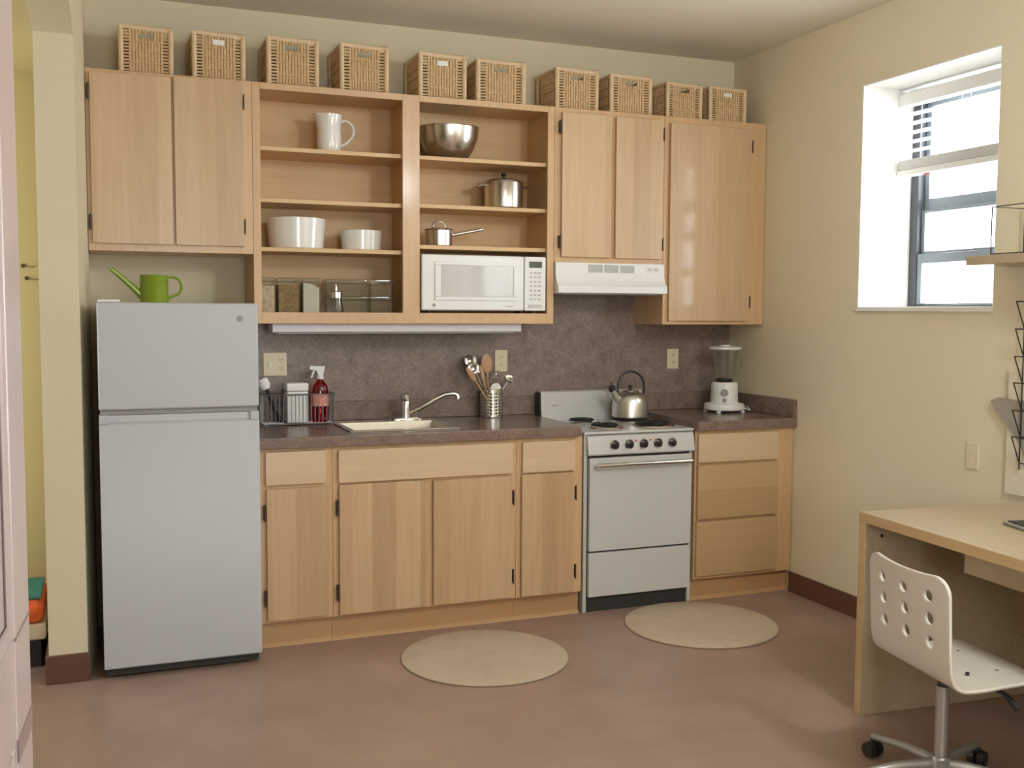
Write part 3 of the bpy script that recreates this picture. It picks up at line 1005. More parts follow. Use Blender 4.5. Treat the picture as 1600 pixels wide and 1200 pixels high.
# under-cabinet light fixture
ul = thing('cabinet_light', 'long pale strip light under the open shelf cabinet', 'light', (1.37, -0.22, 1.352))
MB().prism([(-0.285, 1.3935), (-0.285, 1.356), (-0.278, 1.352), (-0.17, 1.352), (-0.163, 1.36), (-0.163, 1.3935)], 'x', 0.765, 1.978).build('housing', M['lighthousing'], ul)
MB().box(0.79, 1.95, -0.265, -0.185, 1.347, 1.353, 0.002).build('diffuser', M['whiteplastic'], ul)

# ------------------------------------------------------------------ microwave
mw = thing('microwave', 'white microwave oven in the lower right bay of the shelves', 'microwave', (1.765, -0.17, 1.441))
mx0, mx1, mz0, mz1, my = 1.452, 2.088, 1.457, 1.722, -0.335
MB().box(mx0 + 0.005, mx1 - 0.005, my + 0.03, -0.03, mz0, mz1 - 0.002, 0.004).build('housing', M['whiteplastic'], mw)
md_ = MB().box(mx0, 1.972, my, my + 0.03, mz0, mz1, 0.008, 3).build('door', M['microwhite'], mw)
mb = MB()
mb.box(1.515, 1.935, my - 0.006, my + 0.002, 1.505, 1.522, 0.002)
mb.box(1.515, 1.935, my - 0.006, my + 0.002, 1.672, 1.689, 0.002)
mb.box(1.515, 1.545, my - 0.006, my + 0.002, 1.522, 1.672, 0.002)
mb.box(1.915, 1.935, my - 0.006, my + 0.002, 1.522, 1.672, 0.002)
mb.build('window_frame', M['microwhite'], md_)
MB().box(1.545, 1.915, my - 0.003, my + 0.001, 1.522, 1.672).build('window', M['windowdoor'], md_)
MB().cyl((1.512, my - 0.002, 1.482), (1.512, my + 0.001, 1.482), 0.008, n=18).build('emblem', M['grey'], md_)
mb = MB()
for i in range(7):
    mb.box(1.880 + i * 0.005, 1.8835 + i * 0.005, my - 0.001, my + 0.001, 1.476, 1.480)
mb.build('name_mark', M['grey'], md_)
cpn = MB().box(1.975, mx1, my, my + 0.03, mz0, mz1, 0.006, 2).build('control_panel', M['microwhite'], mw)
MB().box(1.998, 2.066, my - 0.002, my + 0.002, 1.668, 1.698).build('display', M['lcd'], cpn)
for r in range(7):
    for c in range(3):
        x = 2.003 + c * 0.022
        z = 1.648 - r * 0.0215
        MB().box(x, x + 0.014, my - 0.0025, my + 0.001, z - 0.010, z, 0.001).build('button', M['keys'], cpn)
MB().box(1.995, 2.068, my - 0.003, my + 0.001, 1.472, 1.488, 0.002).build('door_button', M['keys'], cpn)
mb = MB()
for x in (1.50, 2.04):
    for y in (-0.29, -0.08):
        mb.cyl((x, y, 1.4405), (x, y, 1.4575), 0.012, n=10)
mb.build('foot', M['black'], mw)

# ------------------------------------------------------------------ dishes on the shelves
jx, jy, jz = 1.052, -0.17, SH_L[2] + 0.0005
jg = thing('pitcher', 'white ceramic pitcher on the top left shelf', 'pitcher', (jx, jy, jz))
mb = MB().lathe([(0, 0), (0.050, 0), (0.054, 0.006), (0.057, 0.05), (0.055, 0.11), (0.056, 0.15), (0.060, 0.178), (0.057, 0.178), (0.052, 0.15),
                 (0.051, 0.11), (0.052, 0.05), (0.048, 0.01), (0, 0.008)], (jx, jy, jz), 36)
for v in mb.bm.verts:
    h = v.co.z - jz
    if h > 0.13 and v.co.x < jx:
        k = max(0.0, (jx - v.co.x) / 0.06 - 0.55) * (h - 0.13) / 0.048
        v.co.x -= 0.038 * k
        v.co.z += 0.006 * k
mb.build('body', M['ceramic'], jg)
MB().tube([(jx + 0.053, jy, jz + 0.148), (jx + 0.072, jy, jz + 0.158)] + arc((jx + 0.078, jy, jz + 0.110), 0.045, 80, -50, 9, 'xz', sx=0.85) +
          [(jx + 0.085, jy, jz + 0.055), (jx + 0.052, jy, jz + 0.035)], 0.0068, 8).build('handle', M['ceramic'], jg)


def bowl_white(x, y, z, rb, rt, h, label):
    o = MB().lathe([(0, 0), (rb, 0), (rb + 0.004, 0.004), (rt, h - 0.002), (rt - 0.003, h), (rt - 0.006, h - 0.002), (rb - 0.004, 0.008), (0, 0.006)],
                   (x, y, z), 44).build('bowl', M['ceramic'], loc=(x, y, z))
    tag(o, label, 'bowl', 'white bowls on the shelf')
    return o


bowl_white(0.896, -0.165, SH_L[0] + 0.0005, 0.120, 0.135, 0.140, 'large white ceramic bowl with straight sides')
bowl_white(1.203, -0.165, SH_L[0] + 0.0005, 0.088, 0.098, 0.095, 'small white ceramic bowl beside the larger one')
mbx = 1.638
o = MB().lathe([(0, 0), (0.070, 0), (0.095, 0.015), (0.125, 0.055), (0.144, 0.105), (0.149, 0.152), (0.153, 0.153), (0.152, 0.156), (0.147, 0.154),
                (0.141, 0.105), (0.122, 0.057), (0.092, 0.018), (0, 0.003)], (mbx, -0.17, SH_R[2] + 0.0005), 48).build(
    'mixing_bowl', M['steel'], loc=(mbx, -0.17, SH_R[2] + 0.0005))
tag(o, 'stainless steel mixing bowl on the top right shelf', 'bowl')

sx, sz = 1.926, SH_R[1] + 0.0005
st = thing('stockpot', 'steel stockpot with lid and two side handles', 'pot', (sx, -0.17, sz))
MB().lathe([(0, 0), (0.088, 0), (0.095, 0.008), (0.097, 0.13), (0.099, 0.133), (0.095, 0.134), (0.094, 0.01), (0, 0.006)], (sx, -0.17, sz), 40).build('body', M['steel'], st)
ld = MB().lathe([(0.097, 0.1345), (0.096, 0.138), (0.07, 0.148), (0.02, 0.153), (0, 0.153)], (sx, -0.17, sz), 40).build('lid', M['steel'], st)
MB().lathe([(0, 0.153), (0.006, 0.153), (0.007, 0.165), (0.014, 0.172), (0.013, 0.180), (0, 0.183)], (sx, -0.17, sz), 16).build('lid_knob', M['black'], ld)
for s in (-1, 1):
    MB().tube([(sx + s * 0.092, -0.205, sz + 0.112), (sx + s * 0.130, -0.200, sz + 0.116), (sx + s * 0.138, -0.17, sz + 0.117),
               (sx + s * 0.130, -0.14, sz + 0.116), (sx + s * 0.092, -0.135, sz + 0.112)], 0.0065, 8).build('handle', M['steel'], st)
px, pz = 1.588, SH_R[0] + 0.0005
sn = thing('saucepan', 'small steel saucepan with lid and long handle', 'pan', (px, -0.17, pz))
MB().lathe([(0, 0), (0.062, 0), (0.068, 0.006), (0.070, 0.078), (0.072, 0.080), (0.068, 0.080), (0.067, 0.008), (0, 0.005)], (px, -0.17, pz), 36).build('body', M['steel'], sn)
ld = MB().lathe([(0.072, 0.0805), (0.070, 0.084), (0.04, 0.093), (0, 0.095)], (px, -0.17, pz), 36).build('lid', M['steel'], sn)
MB().tube(arc((px, -0.17, pz + 0.092), 0.033, 8, 172, 10, 'xz'), 0.0045, 8).build('lid_handle', M['steel'], ld)
MB().tube([(px + 0.066, -0.17, pz + 0.058), (px + 0.10, -0.172, pz + 0.066), (px + 0.16, -0.178, pz + 0.078), (px + 0.225, -0.182, pz + 0.092)],
          [0.009, 0.007, 0.007, 0.008], 10).build('handle', M['steel'], sn)

# glass canisters
cz = 1.4405


def jar(x0, x1, z0, h, fill, mat, label, dep=0.10, y=-0.20, rise=0.0):
    cx = (x0 + x1) / 2
    r = thing('glass_canister', label, 'canister', (cx, y, z0), 'glass canisters on the lower left shelf')
    t = 0.004
    lid = 0.018
    mb = MB()
    d2 = dep / 2
    mb.box(x0, x1, y - d2, y - d2 + t, z0, z0 + h - lid, 0.001)
    mb.box(x0, x1, y + d2 - t, y + d2, z0, z0 + h - lid, 0.001)
    mb.box(x0, x0 + t, y - d2 + t, y + d2 - t, z0, z0 + h - lid)
    mb.box(x1 - t, x1, y - d2 + t, y + d2 - t, z0, z0 + h - lid)
    mb.box(x0 + t, x1 - t, y - d2 + t, y + d2 - t, z0, z0 + t)
    mb.build('jar', M['jar'], r)
    MB().box(x0 + 0.001, x1 - 0.001, y - d2 + 0.001, y + d2 - 0.001, z0 + h - lid, z0 + h, 0.004, 2).build('lid', M['jarlid'], r)
    if fill:
        hh = (h - lid) * fill
        MB().prism([(x0 + t + 0.001, z0 + t + 0.0005), (x1 - t - 0.001, z0 + t + 0.0005), (x1 - t - 0.001, z0 + hh - rise), (x0 + (x1 - x0) * 0.55, z0 + hh - rise * 0.3),
                    (x0 + t + 0.001, z0 + hh)], 'y', y - d2 + t + 0.001, y + d2 - t - 0.001).build('contents', mat, r)


jar(0.706, 0.786, cz, 0.162, 0.86, M['cereal'], 'glass canister of pale cereal at the left end')
jar(0.796, 0.894, cz, 0.162, 0.90, M['trailmix'], 'glass canister filled with dark dried mix')
jar(0.908, 0.990, cz, 0.162, 0.98, M['flour'], 'glass canister of white flour', rise=0.025)
jar(1.030, 1.226, cz, 0.081, 0, None, 'wide empty glass canister, lower of the stacked pair', 0.13, -0.13)
jar(1.030, 1.226, cz + 0.0815, 0.079, 0, None, 'wide empty glass canister, upper of the stacked pair', 0.13, -0.13)
jar(1.240, 1.352, cz, 0.081, 0, None, 'small empty glass canister, lower one at the right end', 0.11, -0.15)
jar(1.240, 1.352, cz + 0.0815, 0.079, 0, None, 'small empty glass canister, upper one at the right end', 0.11, -0.15)
hx, hy = 1.063, -0.245
sh = thing('sugar_shaker', 'clear glass shaker with chrome pouring cap before the canisters', 'shaker', (hx, hy, cz))
MB().lathe([(0, 0), (0.036, 0), (0.038, 0.004), (0.028, 0.062), (0.026, 0.072), (0.024, 0.072), (0.026, 0.06), (0.034, 0.008), (0, 0.006)], (hx, hy, cz), 28).build('jar', M['jar'], sh)
cpn = MB().lathe([(0, 0.0725), (0.029, 0.0725), (0.029, 0.098), (0.024, 0.104), (0.008, 0.107), (0.008, 0.134), (0.006, 0.137), (0, 0.137)], (hx, hy, cz), 24).build('cap', M['chrome'], sh)

# ------------------------------------------------------------------ wicker baskets on top of the cabinets
BW, BH, BD = 0.236, 0.200, 0.250


def woven_side(mb, w, h, slot):
    """one woven side in the local x-z plane, facing -y, plane y = 0"""
    z0, z1 = 0.010, h - 0.016
    e = w / 2 - 0.018
    g = e - 0.026
    # dense middle: ribs
    n = int(2 * g / 0.0125)
    sl = (-0.034, 0.034, h - 0.052, h - 0.028)
    for i in range(n):
        x = -g + (i + 0.5) * 2 * g / n
        segs = [(z0, z1)]
        if slot and sl[0] < x < sl[1]:
            segs = [(z0, sl[2]), (sl[3], z1)]
        for (a, b) in segs:
            dy = 0.0012 * (1 if i % 2 else -1)
            mb.tube([(x, dy, a), (x, -dy, (a + b) / 2), (x, dy, b)], 0.0064, 6)
    # open ladder columns on both sides of it
    m = 13
    for s in (-1, 1):
        for k in range(m):
            z = z0 + (k + 0.5) * (z1 - z0) / m
            mb.tube([(s * (g - 0.002), 0, z), (s * e, 0, z)], 0.0045, 5)
    # horizontal binding strands
    for f in (0.22, 0.5, 0.72):
        z = z0 + f * (z1 - z0)
        mb.tube([(-g, -0.0058, z), (-g * 0.3, -0.0066, z), (g * 0.3, -0.006, z), (g, -0.0062, z)], 0.0030, 5)


def make_basket():
    r = thing('wicker_basket', 'x', 'basket', (0, 0, 0), 'wicker baskets on top of the cabinets')
    for k, (ang, w, d) in enumerate(((0, BW, BD), (180, BW, BD), (90, BD, BW), (270, BD, BW))):
        mb = MB()
        woven_side(mb, w, BH, k < 2)
        mb.rot(Matrix.Rotation(radians(ang), 4, 'Z') @ Matrix.Translation((0, -d / 2 + 0.012, 0)))
        ws = mb.build('woven_side', M['wicker'], r)
        g2 = w / 2 - 0.044
        mb = MB()
        if k < 2:
            for (a0, a1, b0, b1) in ((-g2, g2, 0.010, BH - 0.054), (-g2, -0.036, BH - 0.054, BH - 0.026), (0.036, g2, BH - 0.054, BH - 0.026), (-g2, g2, BH - 0.026, BH - 0.016)):
                mb.box(a0, a1, 0.0020, 0.0045, b0, b1)
        else:
            mb.box(-g2, g2, 0.0020, 0.0045, 0.010, BH - 0.016)
        mb.rot(Matrix.Rotation(radians(ang), 4, 'Z') @ Matrix.Translation((0, -d / 2 + 0.012, 0)))
        mb.build('weft', M['wicker'], ws)
    mb = MB()
    for sx_ in (-1, 1):
        for sy_ in (-1, 1):
            MB().tube([(sx_ * (BW / 2 - 0.011), sy_ * (BD / 2 - 0.011), 0.002), (sx_ * (BW / 2 - 0.010), sy_ * (BD / 2 - 0.010), BH - 0.008)], 0.0115, 8).build(
                'corner_post', M['wicker_rim'], r)
    a, b = BW / 2 - 0.010, BD / 2 - 0.010
    mb.tube([(-a, -b, BH - 0.008), (a, -b, BH - 0.008), (a, b, BH - 0.008), (-a, b, BH - 0.008)], 0.0115, 8, closed=True)
    mb.build('rim', M['wicker_rim'], r)
    MB().box(-BW / 2 + 0.02, BW / 2 - 0.02, -BD / 2 + 0.02, BD / 2 - 0.02, 0.001, 0.008).build('base', M['wicker_shade'], r)
    mb = MB()
    mb.box(-BW / 2 + 0.020, BW / 2 - 0.020, -BD / 2 + 0.020, -BD / 2 + 0.022, 0.008, BH - 0.055)
    mb.box(-BW / 2 + 0.020, BW / 2 - 0.020, BD / 2 - 0.022, BD / 2 - 0.020, 0.008, BH - 0.055)
    mb.box(-BW / 2 + 0.020, -BW / 2 + 0.022, -BD / 2 + 0.022, BD / 2 - 0.022, 0.008, BH - 0.03)
    mb.box(BW / 2 - 0.022, BW / 2 - 0.020, -BD / 2 + 0.022, BD / 2 - 0.022, 0.008, BH - 0.03)
    mb.build('lining', M['wicker_shade'], r)  # dark sheets behind the ladder gaps, interior shade put into colour
    return r


BK = [  # x centre, width, top z, turn, tag, label
    (0.247, 0.222, 2.660, 0.0, 0, 'wicker basket first from the left, above the refrigerator cabinet'),
    (0.545, 0.228, 2.664, 1.5, 1, 'second wicker basket from the left, pale tag in its grip'),
    (0.870, 0.235, 2.672, 0.0, 0, 'third wicker basket from the left, over the open shelves'),
    (1.195, 0.230, 2.674, 1.0, 0, 'fourth wicker basket from the left, above the white pitcher bay'),
    (1.574, 0.240, 2.668, 0.5, 1, 'wicker basket with bright white tag above the mixing bowl'),
    (1.875, 0.255, 2.664, -2.0, 0, 'sixth wicker basket, above the stockpot shelf'),
    (2.275, 0.240, 2.660, 1.0, 0, 'seventh wicker basket, above the left hood cabinet door'),
    (2.582, 0.240, 2.655, -1.0, 0, 'eighth wicker basket, above the right hood cabinet door'),
    (2.888, 0.220, 2.640, 2.0, 0, 'wicker basket second from the right, above the tall cabinet'),
    (3.157, 0.232, 2.640, 0.0, 1, 'rightmost wicker basket beside the window wall'),
]
proto = make_basket()
for i, (x, wd, zt, rz, tg, lab) in enumerate(BK):
    o = proto if i == 0 else copy_tree(proto)
    o.location = (x, -0.155, ZT + 0.0005)
    o.rotation_euler = (0, 0, radians(rz))
    o.scale = (wd / BW, 1, (zt - ZT) / BH)
    o['label'] = lab
for o in [q for q in COL.objects if q.name.startswith('wicker_basket')]:
    if 'tag' in o['label'] or 'rightmost' in o['label']:
        t = MB().box(-0.026, 0.026, -BD / 2 + 0.008, -BD / 2 + 0.010, BH - 0.052, BH - 0.030).build('paper_tag', M['whiteplastic'])
        t.parent = o
        t['label'] = 'white paper tag'

# ------------------------------------------------------------------ counter things
# wire caddy with brush, white container and red spray bottle
cx0, cx1, cy0, cy1, cz0 = 0.735, 1.068, -0.175, -0.045, 0.9145
cd = thing('wire_caddy', 'grey wire caddy on the worktop beside the refrigerator', 'caddy', ((cx0 + cx1) / 2, -0.11, cz0))
mb = MB()
for z, rr in ((cz0 + 0.145, 0.0032), (cz0 + 0.006, 0.0028)):
    mb.tube([(cx0, cy0, z), (cx1, cy0, z), (cx1, cy1, z), (cx0, cy1, z)], rr, 6, closed=True)
n = 18
for i in range(n + 1):
    x = cx0 + (cx1 - cx0) * i / n
    mb.tube([(x, cy0, cz0 + 0.145), (x, cy0, cz0 + 0.006), (x, cy1, cz0 + 0.006), (x, cy1, cz0 + 0.145)], 0.0016, 5)
for i in range(1, 7):
    y = cy0 + (cy1 - cy0) * i / 7
    mb.tube([(cx0, y, cz0 + 0.145), (cx0, y, cz0 + 0.006), (cx1, y, cz0 + 0.006), (cx1, y, cz0 + 0.145)], 0.0016, 5)
mb.build('wire_frame', M['wire'], cd)
for s in (cx0 + 0.01, cx1 - 0.01):
    for y in (cy0, cy1):
        MB().cyl((s, y, cz0 - 0.0003), (s, y, cz0 + 0.006), 0.006, n=8).build('foot', M['grey'], cd)
cz1 = cz0 + 0.009
tb = thing('white_container', 'white ribbed plastic container with lid in the wire caddy', 'container', (0.895, -0.125, cz1))
mb = MB().box(0.846, 0.946, -0.165, -0.065, cz1, cz1 + 0.150, 0.008, 2)
for k in range(6):
    x = 0.856 + k * 0.0155
    mb.box(x, x + 0.006, -0.1675, -0.163, cz1 + 0.01, cz1 + 0.145, 0.001)
mb.build('tub', M['whiteplastic'], tb)
MB().box(0.844, 0.948, -0.167, -0.063, cz1 + 0.1505, cz1 + 0.190, 0.008, 2).build('lid', M['whiteplastic'], tb)
sx_, sy_ = 1.012, -0.115
sb = thing('spray_bottle', 'red cleaner spray bottle with white trigger in the wire caddy', 'bottle', (sx_, sy_, cz1))
MB().lathe([(0, 0), (0.036, 0), (0.038, 0.006), (0.038, 0.150), (0.034, 0.170), (0.022, 0.188), (0.014, 0.196), (0.014, 0.204), (0, 0.204)], (sx_, sy_, cz1), 28, sy=0.75).build('bottle', M['red'], sb)
MB().lathe([(0.0388, 0.075), (0.0388, 0.135), (0.0384, 0.135), (0.0384, 0.075), (0.0388, 0.075)], (sx_, sy_, cz1), 28, sy=0.76).build('label', M['label_pink'], sb)
mb = MB().lathe([(0, 0.2045), (0.016, 0.2045), (0.016, 0.222), (0.010, 0.226), (0, 0.226)], (sx_, sy_, cz1), 16)
mb.prism([(sx_ + 0.020, cz1 + 0.265), (sx_ - 0.050, cz1 + 0.268), (sx_ - 0.052, cz1 + 0.252), (sx_ - 0.020, cz1 + 0.246), (sx_ - 0.010, cz1 + 0.222),
          (sx_ + 0.010, cz1 + 0.222), (sx_ + 0.016, cz1 + 0.240)], 'y', sy_ - 0.012, sy_ + 0.012)
mb.prism([(sx_ - 0.024, cz1 + 0.248), (sx_ - 0.034, cz1 + 0.248), (sx_ - 0.046, cz1 + 0.212), (sx_ - 0.040, cz1 + 0.210)], 'y', sy_ - 0.006, sy_ + 0.006)
mb.build('trigger_head', M['whiteplastic'], sb)
br = thing('dish_brush', 'dish brush with white head leaning in the wire caddy', 'brush', (0.80, -0.11, cz1))
MB().tube([(0.825, -0.10, cz1 + 0.004), (0.79, -0.11, cz1 + 0.08), (0.757, -0.12, cz1 + 0.165)], [0.007, 0.008, 0.008], 8).build('handle', M['black'], br)
hm = MB().lathe([(0, 0), (0.020, 0.002), (0.027, 0.018), (0.026, 0.045), (0.018, 0.055), (0, 0.057)], (0, 0, 0), 20)
hm.rot(Matrix.Translation((0.757, -0.12, cz1 + 0.160)) @ Matrix.Rotation(radians(-22), 4, 'Y'))
hm.build('brush_head', M['whiteplastic'], br)

# utensil holder and the tools in it
ux, uy, uz = 1.893, -0.095, 0.9145
uh = thing('utensil_holder', 'perforated steel utensil holder left of the range', 'holder', (ux, uy, uz))
mb = MB()
N, K = 72, 44
R, HH = 0.058, 0.145
V = [[mb.bm.verts.new((ux + R * cos(2 * pi * i / N), uy + R * sin(2 * pi * i / N), uz + HH * k / K)) for i in range(N)] for k in range(K + 1)]
for k in range(K):
    for i in range(N):
        if 5 <= k <= K - 7 and k % 5 in (0, 1) and i % 6 in (0, 1):
            continue
        mb.bm.faces.new((V[k][i], V[k][(i + 1) % N], V[k + 1][(i + 1) % N], V[k + 1][i]))
bo = mb.build('perforated_wall', M['steel'], uh)
md = bo.modifiers.new('thick', 'SOLIDIFY')
md.thickness = 0.0014
MB().cyl((ux, uy, uz), (ux, uy, uz + 0.003), R - 0.002, n=40).build('base', M['steel'], uh)
MB().tube(arc((ux, uy, uz + HH), R, 0, 360, 40, 'xy')[:-1], 0.0022, 6, closed=True).build('rim', M['steel'], uh)

ub = uz + 0.006


def ladle(label, tip, foot, rbowl, mat, neck=0.005, holes=False):
    r = thing('ladle', label, 'ladle', foot, 'cooking tools in the steel holder')
    f, t = Vector(foot), Vector(tip)
    MB().tube([f, f.lerp(t, 0.5) + Vector((0, 0.004, 0)), t], neck, 8).build('handle', M[mat], r)
    d = (t - f).normalized()
    b = MB().lathe([(0.0, -rbowl), (rbowl * 0.5, -rbowl * 0.87), (rbowl * 0.87, -rbowl * 0.5), (rbowl, 0), (rbowl * 0.96, 0), (rbowl * 0.82, -rbowl * 0.48), (rbowl * 0.46, -rbowl * 0.82),
                    (0, -rbowl * 0.95)], (0, 0, 0), 24)
    b.rot(Matrix.Translation(t + d * rbowl * 0.8) @ Matrix.Rotation(radians(62), 4, 'X'))
    b.build('ladle_bowl', M[mat], r)
    return r


def spoon(name, label, cat, foot, tip, a, b, mat, th=0.006, neck=0.005, slots=False):
    r = thing(name, label, cat, foot, 'cooking tools in the steel holder')
    f, t = Vector(foot), Vector(tip)
    MB().tube([f, f.lerp(t, 0.5), t], [neck * 0.9, neck, neck], 8).build('handle', M[mat], r)
    d = (t - f).normalized()
    side = Vector((0, 1, 0)).cross(d).normalized()
    nrm = side.cross(d)
    m = MB()
    m.lathe([(0, -0.5), (0.5, -0.45), (0.87, -0.25), (1.0, 0), (0.87, 0.25), (0.5, 0.45), (0, 0.5)], (0, 0, 0), 28)
    mt = Matrix((side * a, d * b, nrm * th)).transposed().to_4x4()
    m.rot(Matrix.Translation(t + d * b * 0.9) @ mt)
    m.build('head', M[mat], r)
    return r


ladle('steel ladle leaning left at the back of the utensil holder', (1.797, -0.075, 1.178), (1.900, -0.085, ub), 0.034, 'steel')
ladle('second steel ladle, shinier and lower, leaning left in the holder', (1.800, -0.120, 1.140), (1.905, -0.110, ub), 0.034, 'chrome')
spoon('wooden_spoon', 'wooden spoon with broad oval head upright in the holder', 'spoon', (1.890, -0.075, ub), (1.878, -0.07, 1.145), 0.029, 0.048, 'woodspoon')
spoon('wooden_spatula', 'thin wooden spatula leaning far left in the holder', 'spatula', (1.915, -0.125, ub), (1.785, -0.150, 1.105), 0.013, 0.045, 'woodspoon', 0.005)
spoon('wooden_stick', 'slim wooden stirring stick between ladle and spoon', 'stick', (1.885, -0.115, ub), (1.842, -0.120, 1.10), 0.009, 0.045, 'woodspoon', 0.005)
spoon('white_spoon', 'short white round-headed spoon low at the front of the holder', 'spoon', (1.890, -0.130, ub), (1.896, -0.142, 1.040), 0.028, 0.027, 'whiteplastic', 0.006)
spoon('slotted_spoon', 'small steel spoon leaning right out of the holder', 'spoon', (1.865, -0.095, ub), (1.970, -0.115, 1.095), 0.028, 0.022, 'chrome', 0.014)
r = thing('whisk', 'wire whisk leaning slightly right in the holder', 'whisk', (1.880, -0.080, ub), 'cooking tools in the steel holder')
MB().tube([(1.880, -0.080, ub), (1.915, -0.075, 1.075)], 0.005, 8).build('handle', M['steel'], r)
mb = MB()
for k in range(4):
    a = pi * k / 4
    pth = []
    for i in range(13):
        t = i / 12
        ang = pi * t
        u = (1 - 2 * t)
        h = sin(pi * t) ** 0.6
        # loop: out on one side, over the top, back on the other
        ang = pi * t
        rad = 0.026 * cos(ang)
        hh = 0.075 * sin(ang)
        if t in (0.0, 1.0):
            rad *= 0.2
        pth.append((1.917 + hh * 0.25 + rad * cos(a), -0.075 + rad * sin(a), 1.075 + hh))
    mb.tube(pth, 0.0011, 5)
mb.build('whisk_wires', M['chrome'], r)

# blender
bx, by, bz = 3.190, -0.240, 0.9145
bl = thing('blender', 'white blender with clear jug in the worktop corner', 'blender', (bx, by, bz))
mb = MB()
for s in ((-1, -1), (-1, 1), (1, -1), (1, 1)):
    MB().cyl((bx + s[0] * 0.075, by + s[1] * 0.065, bz), (bx + s[0] * 0.075, by + s[1] * 0.065, bz + 0.012), 0.012, n=12).build('foot', M['whiteplastic'], bl)
bb = MB().lathe([(0, 0.010), (0.100, 0.010), (0.108, 0.016), (0.110, 0.035), (0.104, 0.046), (0.080, 0.050), (0.074, 0.056), (0.0725, 0.110), (0.071, 0.156), (0.066, 0.163), (0, 0.163)],
                (bx, by, bz), 40).build('motor_base', M['whiteplastic'], bl)
kd = Vector((-0.52, -0.854, 0)).normalized()
for zz, rr in ((0.108, 0.021), (0.068, 0.013)):
    p = Vector((bx, by, bz + zz)) + kd * 0.070
    MB().cyl(p, p + kd * 0.010, rr, rr * 0.9, 20).build('dial', M['grey'], bb)
p = Vector((bx, by, bz + 0.12)) + Matrix.Rotation(radians(-38), 3, 'Z') @ kd * 0.070
MB().lathe([(0, 0.1635), (0.040, 0.1635), (0.045, 0.172), (0.045, 0.180), (0, 0.182)], (bx, by, bz), 28).build('jug_collar', M['black'], bl)
MB().lathe([(0.046, 0.1825), (0.052, 0.19), (0.070, 0.335), (0.067, 0.335), (0.049, 0.19), (0.0, 0.186)], (bx, by, bz), 36).build('jug', M['glass'], bl)
MB().tube([(bx + 0.062, by - 0.0, bz + 0.31), (bx + 0.098, by, bz + 0.305), (bx + 0.100, by, bz + 0.24), (bx + 0.080, by, bz + 0.205), (bx + 0.054, by, bz + 0.205)], 0.006, 8).build('jug_handle', M['glass'], bl)
MB().lathe([(0, 0.3355), (0.076, 0.3355), (0.088, 0.342), (0.088, 0.352), (0.07, 0.357), (0.03, 0.358), (0.028, 0.364), (0, 0.364)], (bx, by, bz), 36).build('jug_lid', M['whiteplastic'], bl)
MB().tube([(bx + 0.08, by - 0.06, bz + 0.022), (bx + 0.12, by - 0.07, bz + 0.012), (bx + 0.140, by - 0.02, bz + 0.025), (bx + 0.128, by + 0.06, bz + 0.008), (bx + 0.11, by + 0.12, bz + 0.006)], 0.0035, 8).build('power_cord', M['whiteplastic'], bl)


# ------------------------------------------------------------------ outlets
def plate(name, label, x0, x1, z0, z1, y, gangs):
    r = thing(name, label, 'outlet' if 'outlet' in name else 'switch', ((x0 + x1) / 2, y, z0))
    MB().box(x0, x1, y - 0.007, y, z0, z1, 0.003, 2).build('cover_plate', M['cream'], r)
    w_ = (x1 - x0) / len(gangs)
    for i, g in enumerate(gangs):
        c = x0 + w_ * (i + 0.5)
        zc = (z0 + z1) / 2
        if g == 's':
            MB().box(c - 0.006, c + 0.006, y - 0.014, y - 0.006, zc - 0.012, zc + 0.012, 0.002).build('toggle', M['whiteplastic'], r)
        else:
            for s in (-1, 1):
                s_ = MB().cyl((c, y - 0.0085, zc + s * 0.020), (c, y - 0.006, zc + s * 0.020), 0.0155, n=20).build('socket', M['cream'], r)
                mb = MB()
                mb.box(c - 0.007, c - 0.0045, y - 0.0092, y - 0.008, zc + s * 0.020 - 0.002, zc + s * 0.020 + 0.007)
                mb.box(c + 0.0045, c + 0.007, y - 0.0092, y - 0.008, zc + s * 0.020 - 0.002, zc + s * 0.020 + 0.007)
                mb.cyl((c, y - 0.0092, zc + s * 0.020 - 0.008), (c, y - 0.008, zc + s * 0.020 - 0.008), 0.002, n=8)
                mb.build('slots', M['darkgap'], s_)
    return r


plate('switch_plate', 'cream double plate with switch and outlet above the wire caddy', 0.760, 0.871, 1.139, 1.252, -0.0052, 'so')
plate('outlet_plate', 'cream outlet plate behind the utensil holder', 1.942, 2.012, 1.140, 1.254, -0.0052, 'o')
plate('outlet_plate', 'cream outlet plate between kettle and blender', 2.963, 3.036, 1.140, 1.252, -0.0052, 'o')
ro = thing('outlet_plate', 'pale outlet plate low on the window wall above the desk', 'outlet', (XR, -1.81, 0.83))
MB().box(XR - 0.007, XR, -1.84, -1.775, 0.815, 0.925, 0.003, 2).build('cover_plate', M['cream'], ro)
for s in (-1, 1):
    MB().cyl((XR - 0.0085, -1.8075, 0.87 + s * 0.02), (XR - 0.006, -1.8075, 0.87 + s * 0.02), 0.0155, n=18).build('socket', M['cream'], ro)

# ------------------------------------------------------------------ rugs


def rug(x, y, a, label):
    o = MB().lathe([(0, 0.0005), (a - 0.004, 0.0005), (a, 0.004), (a - 0.001, 0.009), (a - 0.008, 0.012), (a * 0.6, 0.0125), (0, 0.0125)], (x, y, 0), 72).build('round_rug', M['rug'], loc=(x, y, 0))
    tag(o, label, 'rug', 'round cream rugs on the floor')


rug(1.519, -1.036, 0.350, 'round cream rug in front of the sink cabinet')
rug(2.615, -0.962, 0.352, 'round cream rug in front of the range')

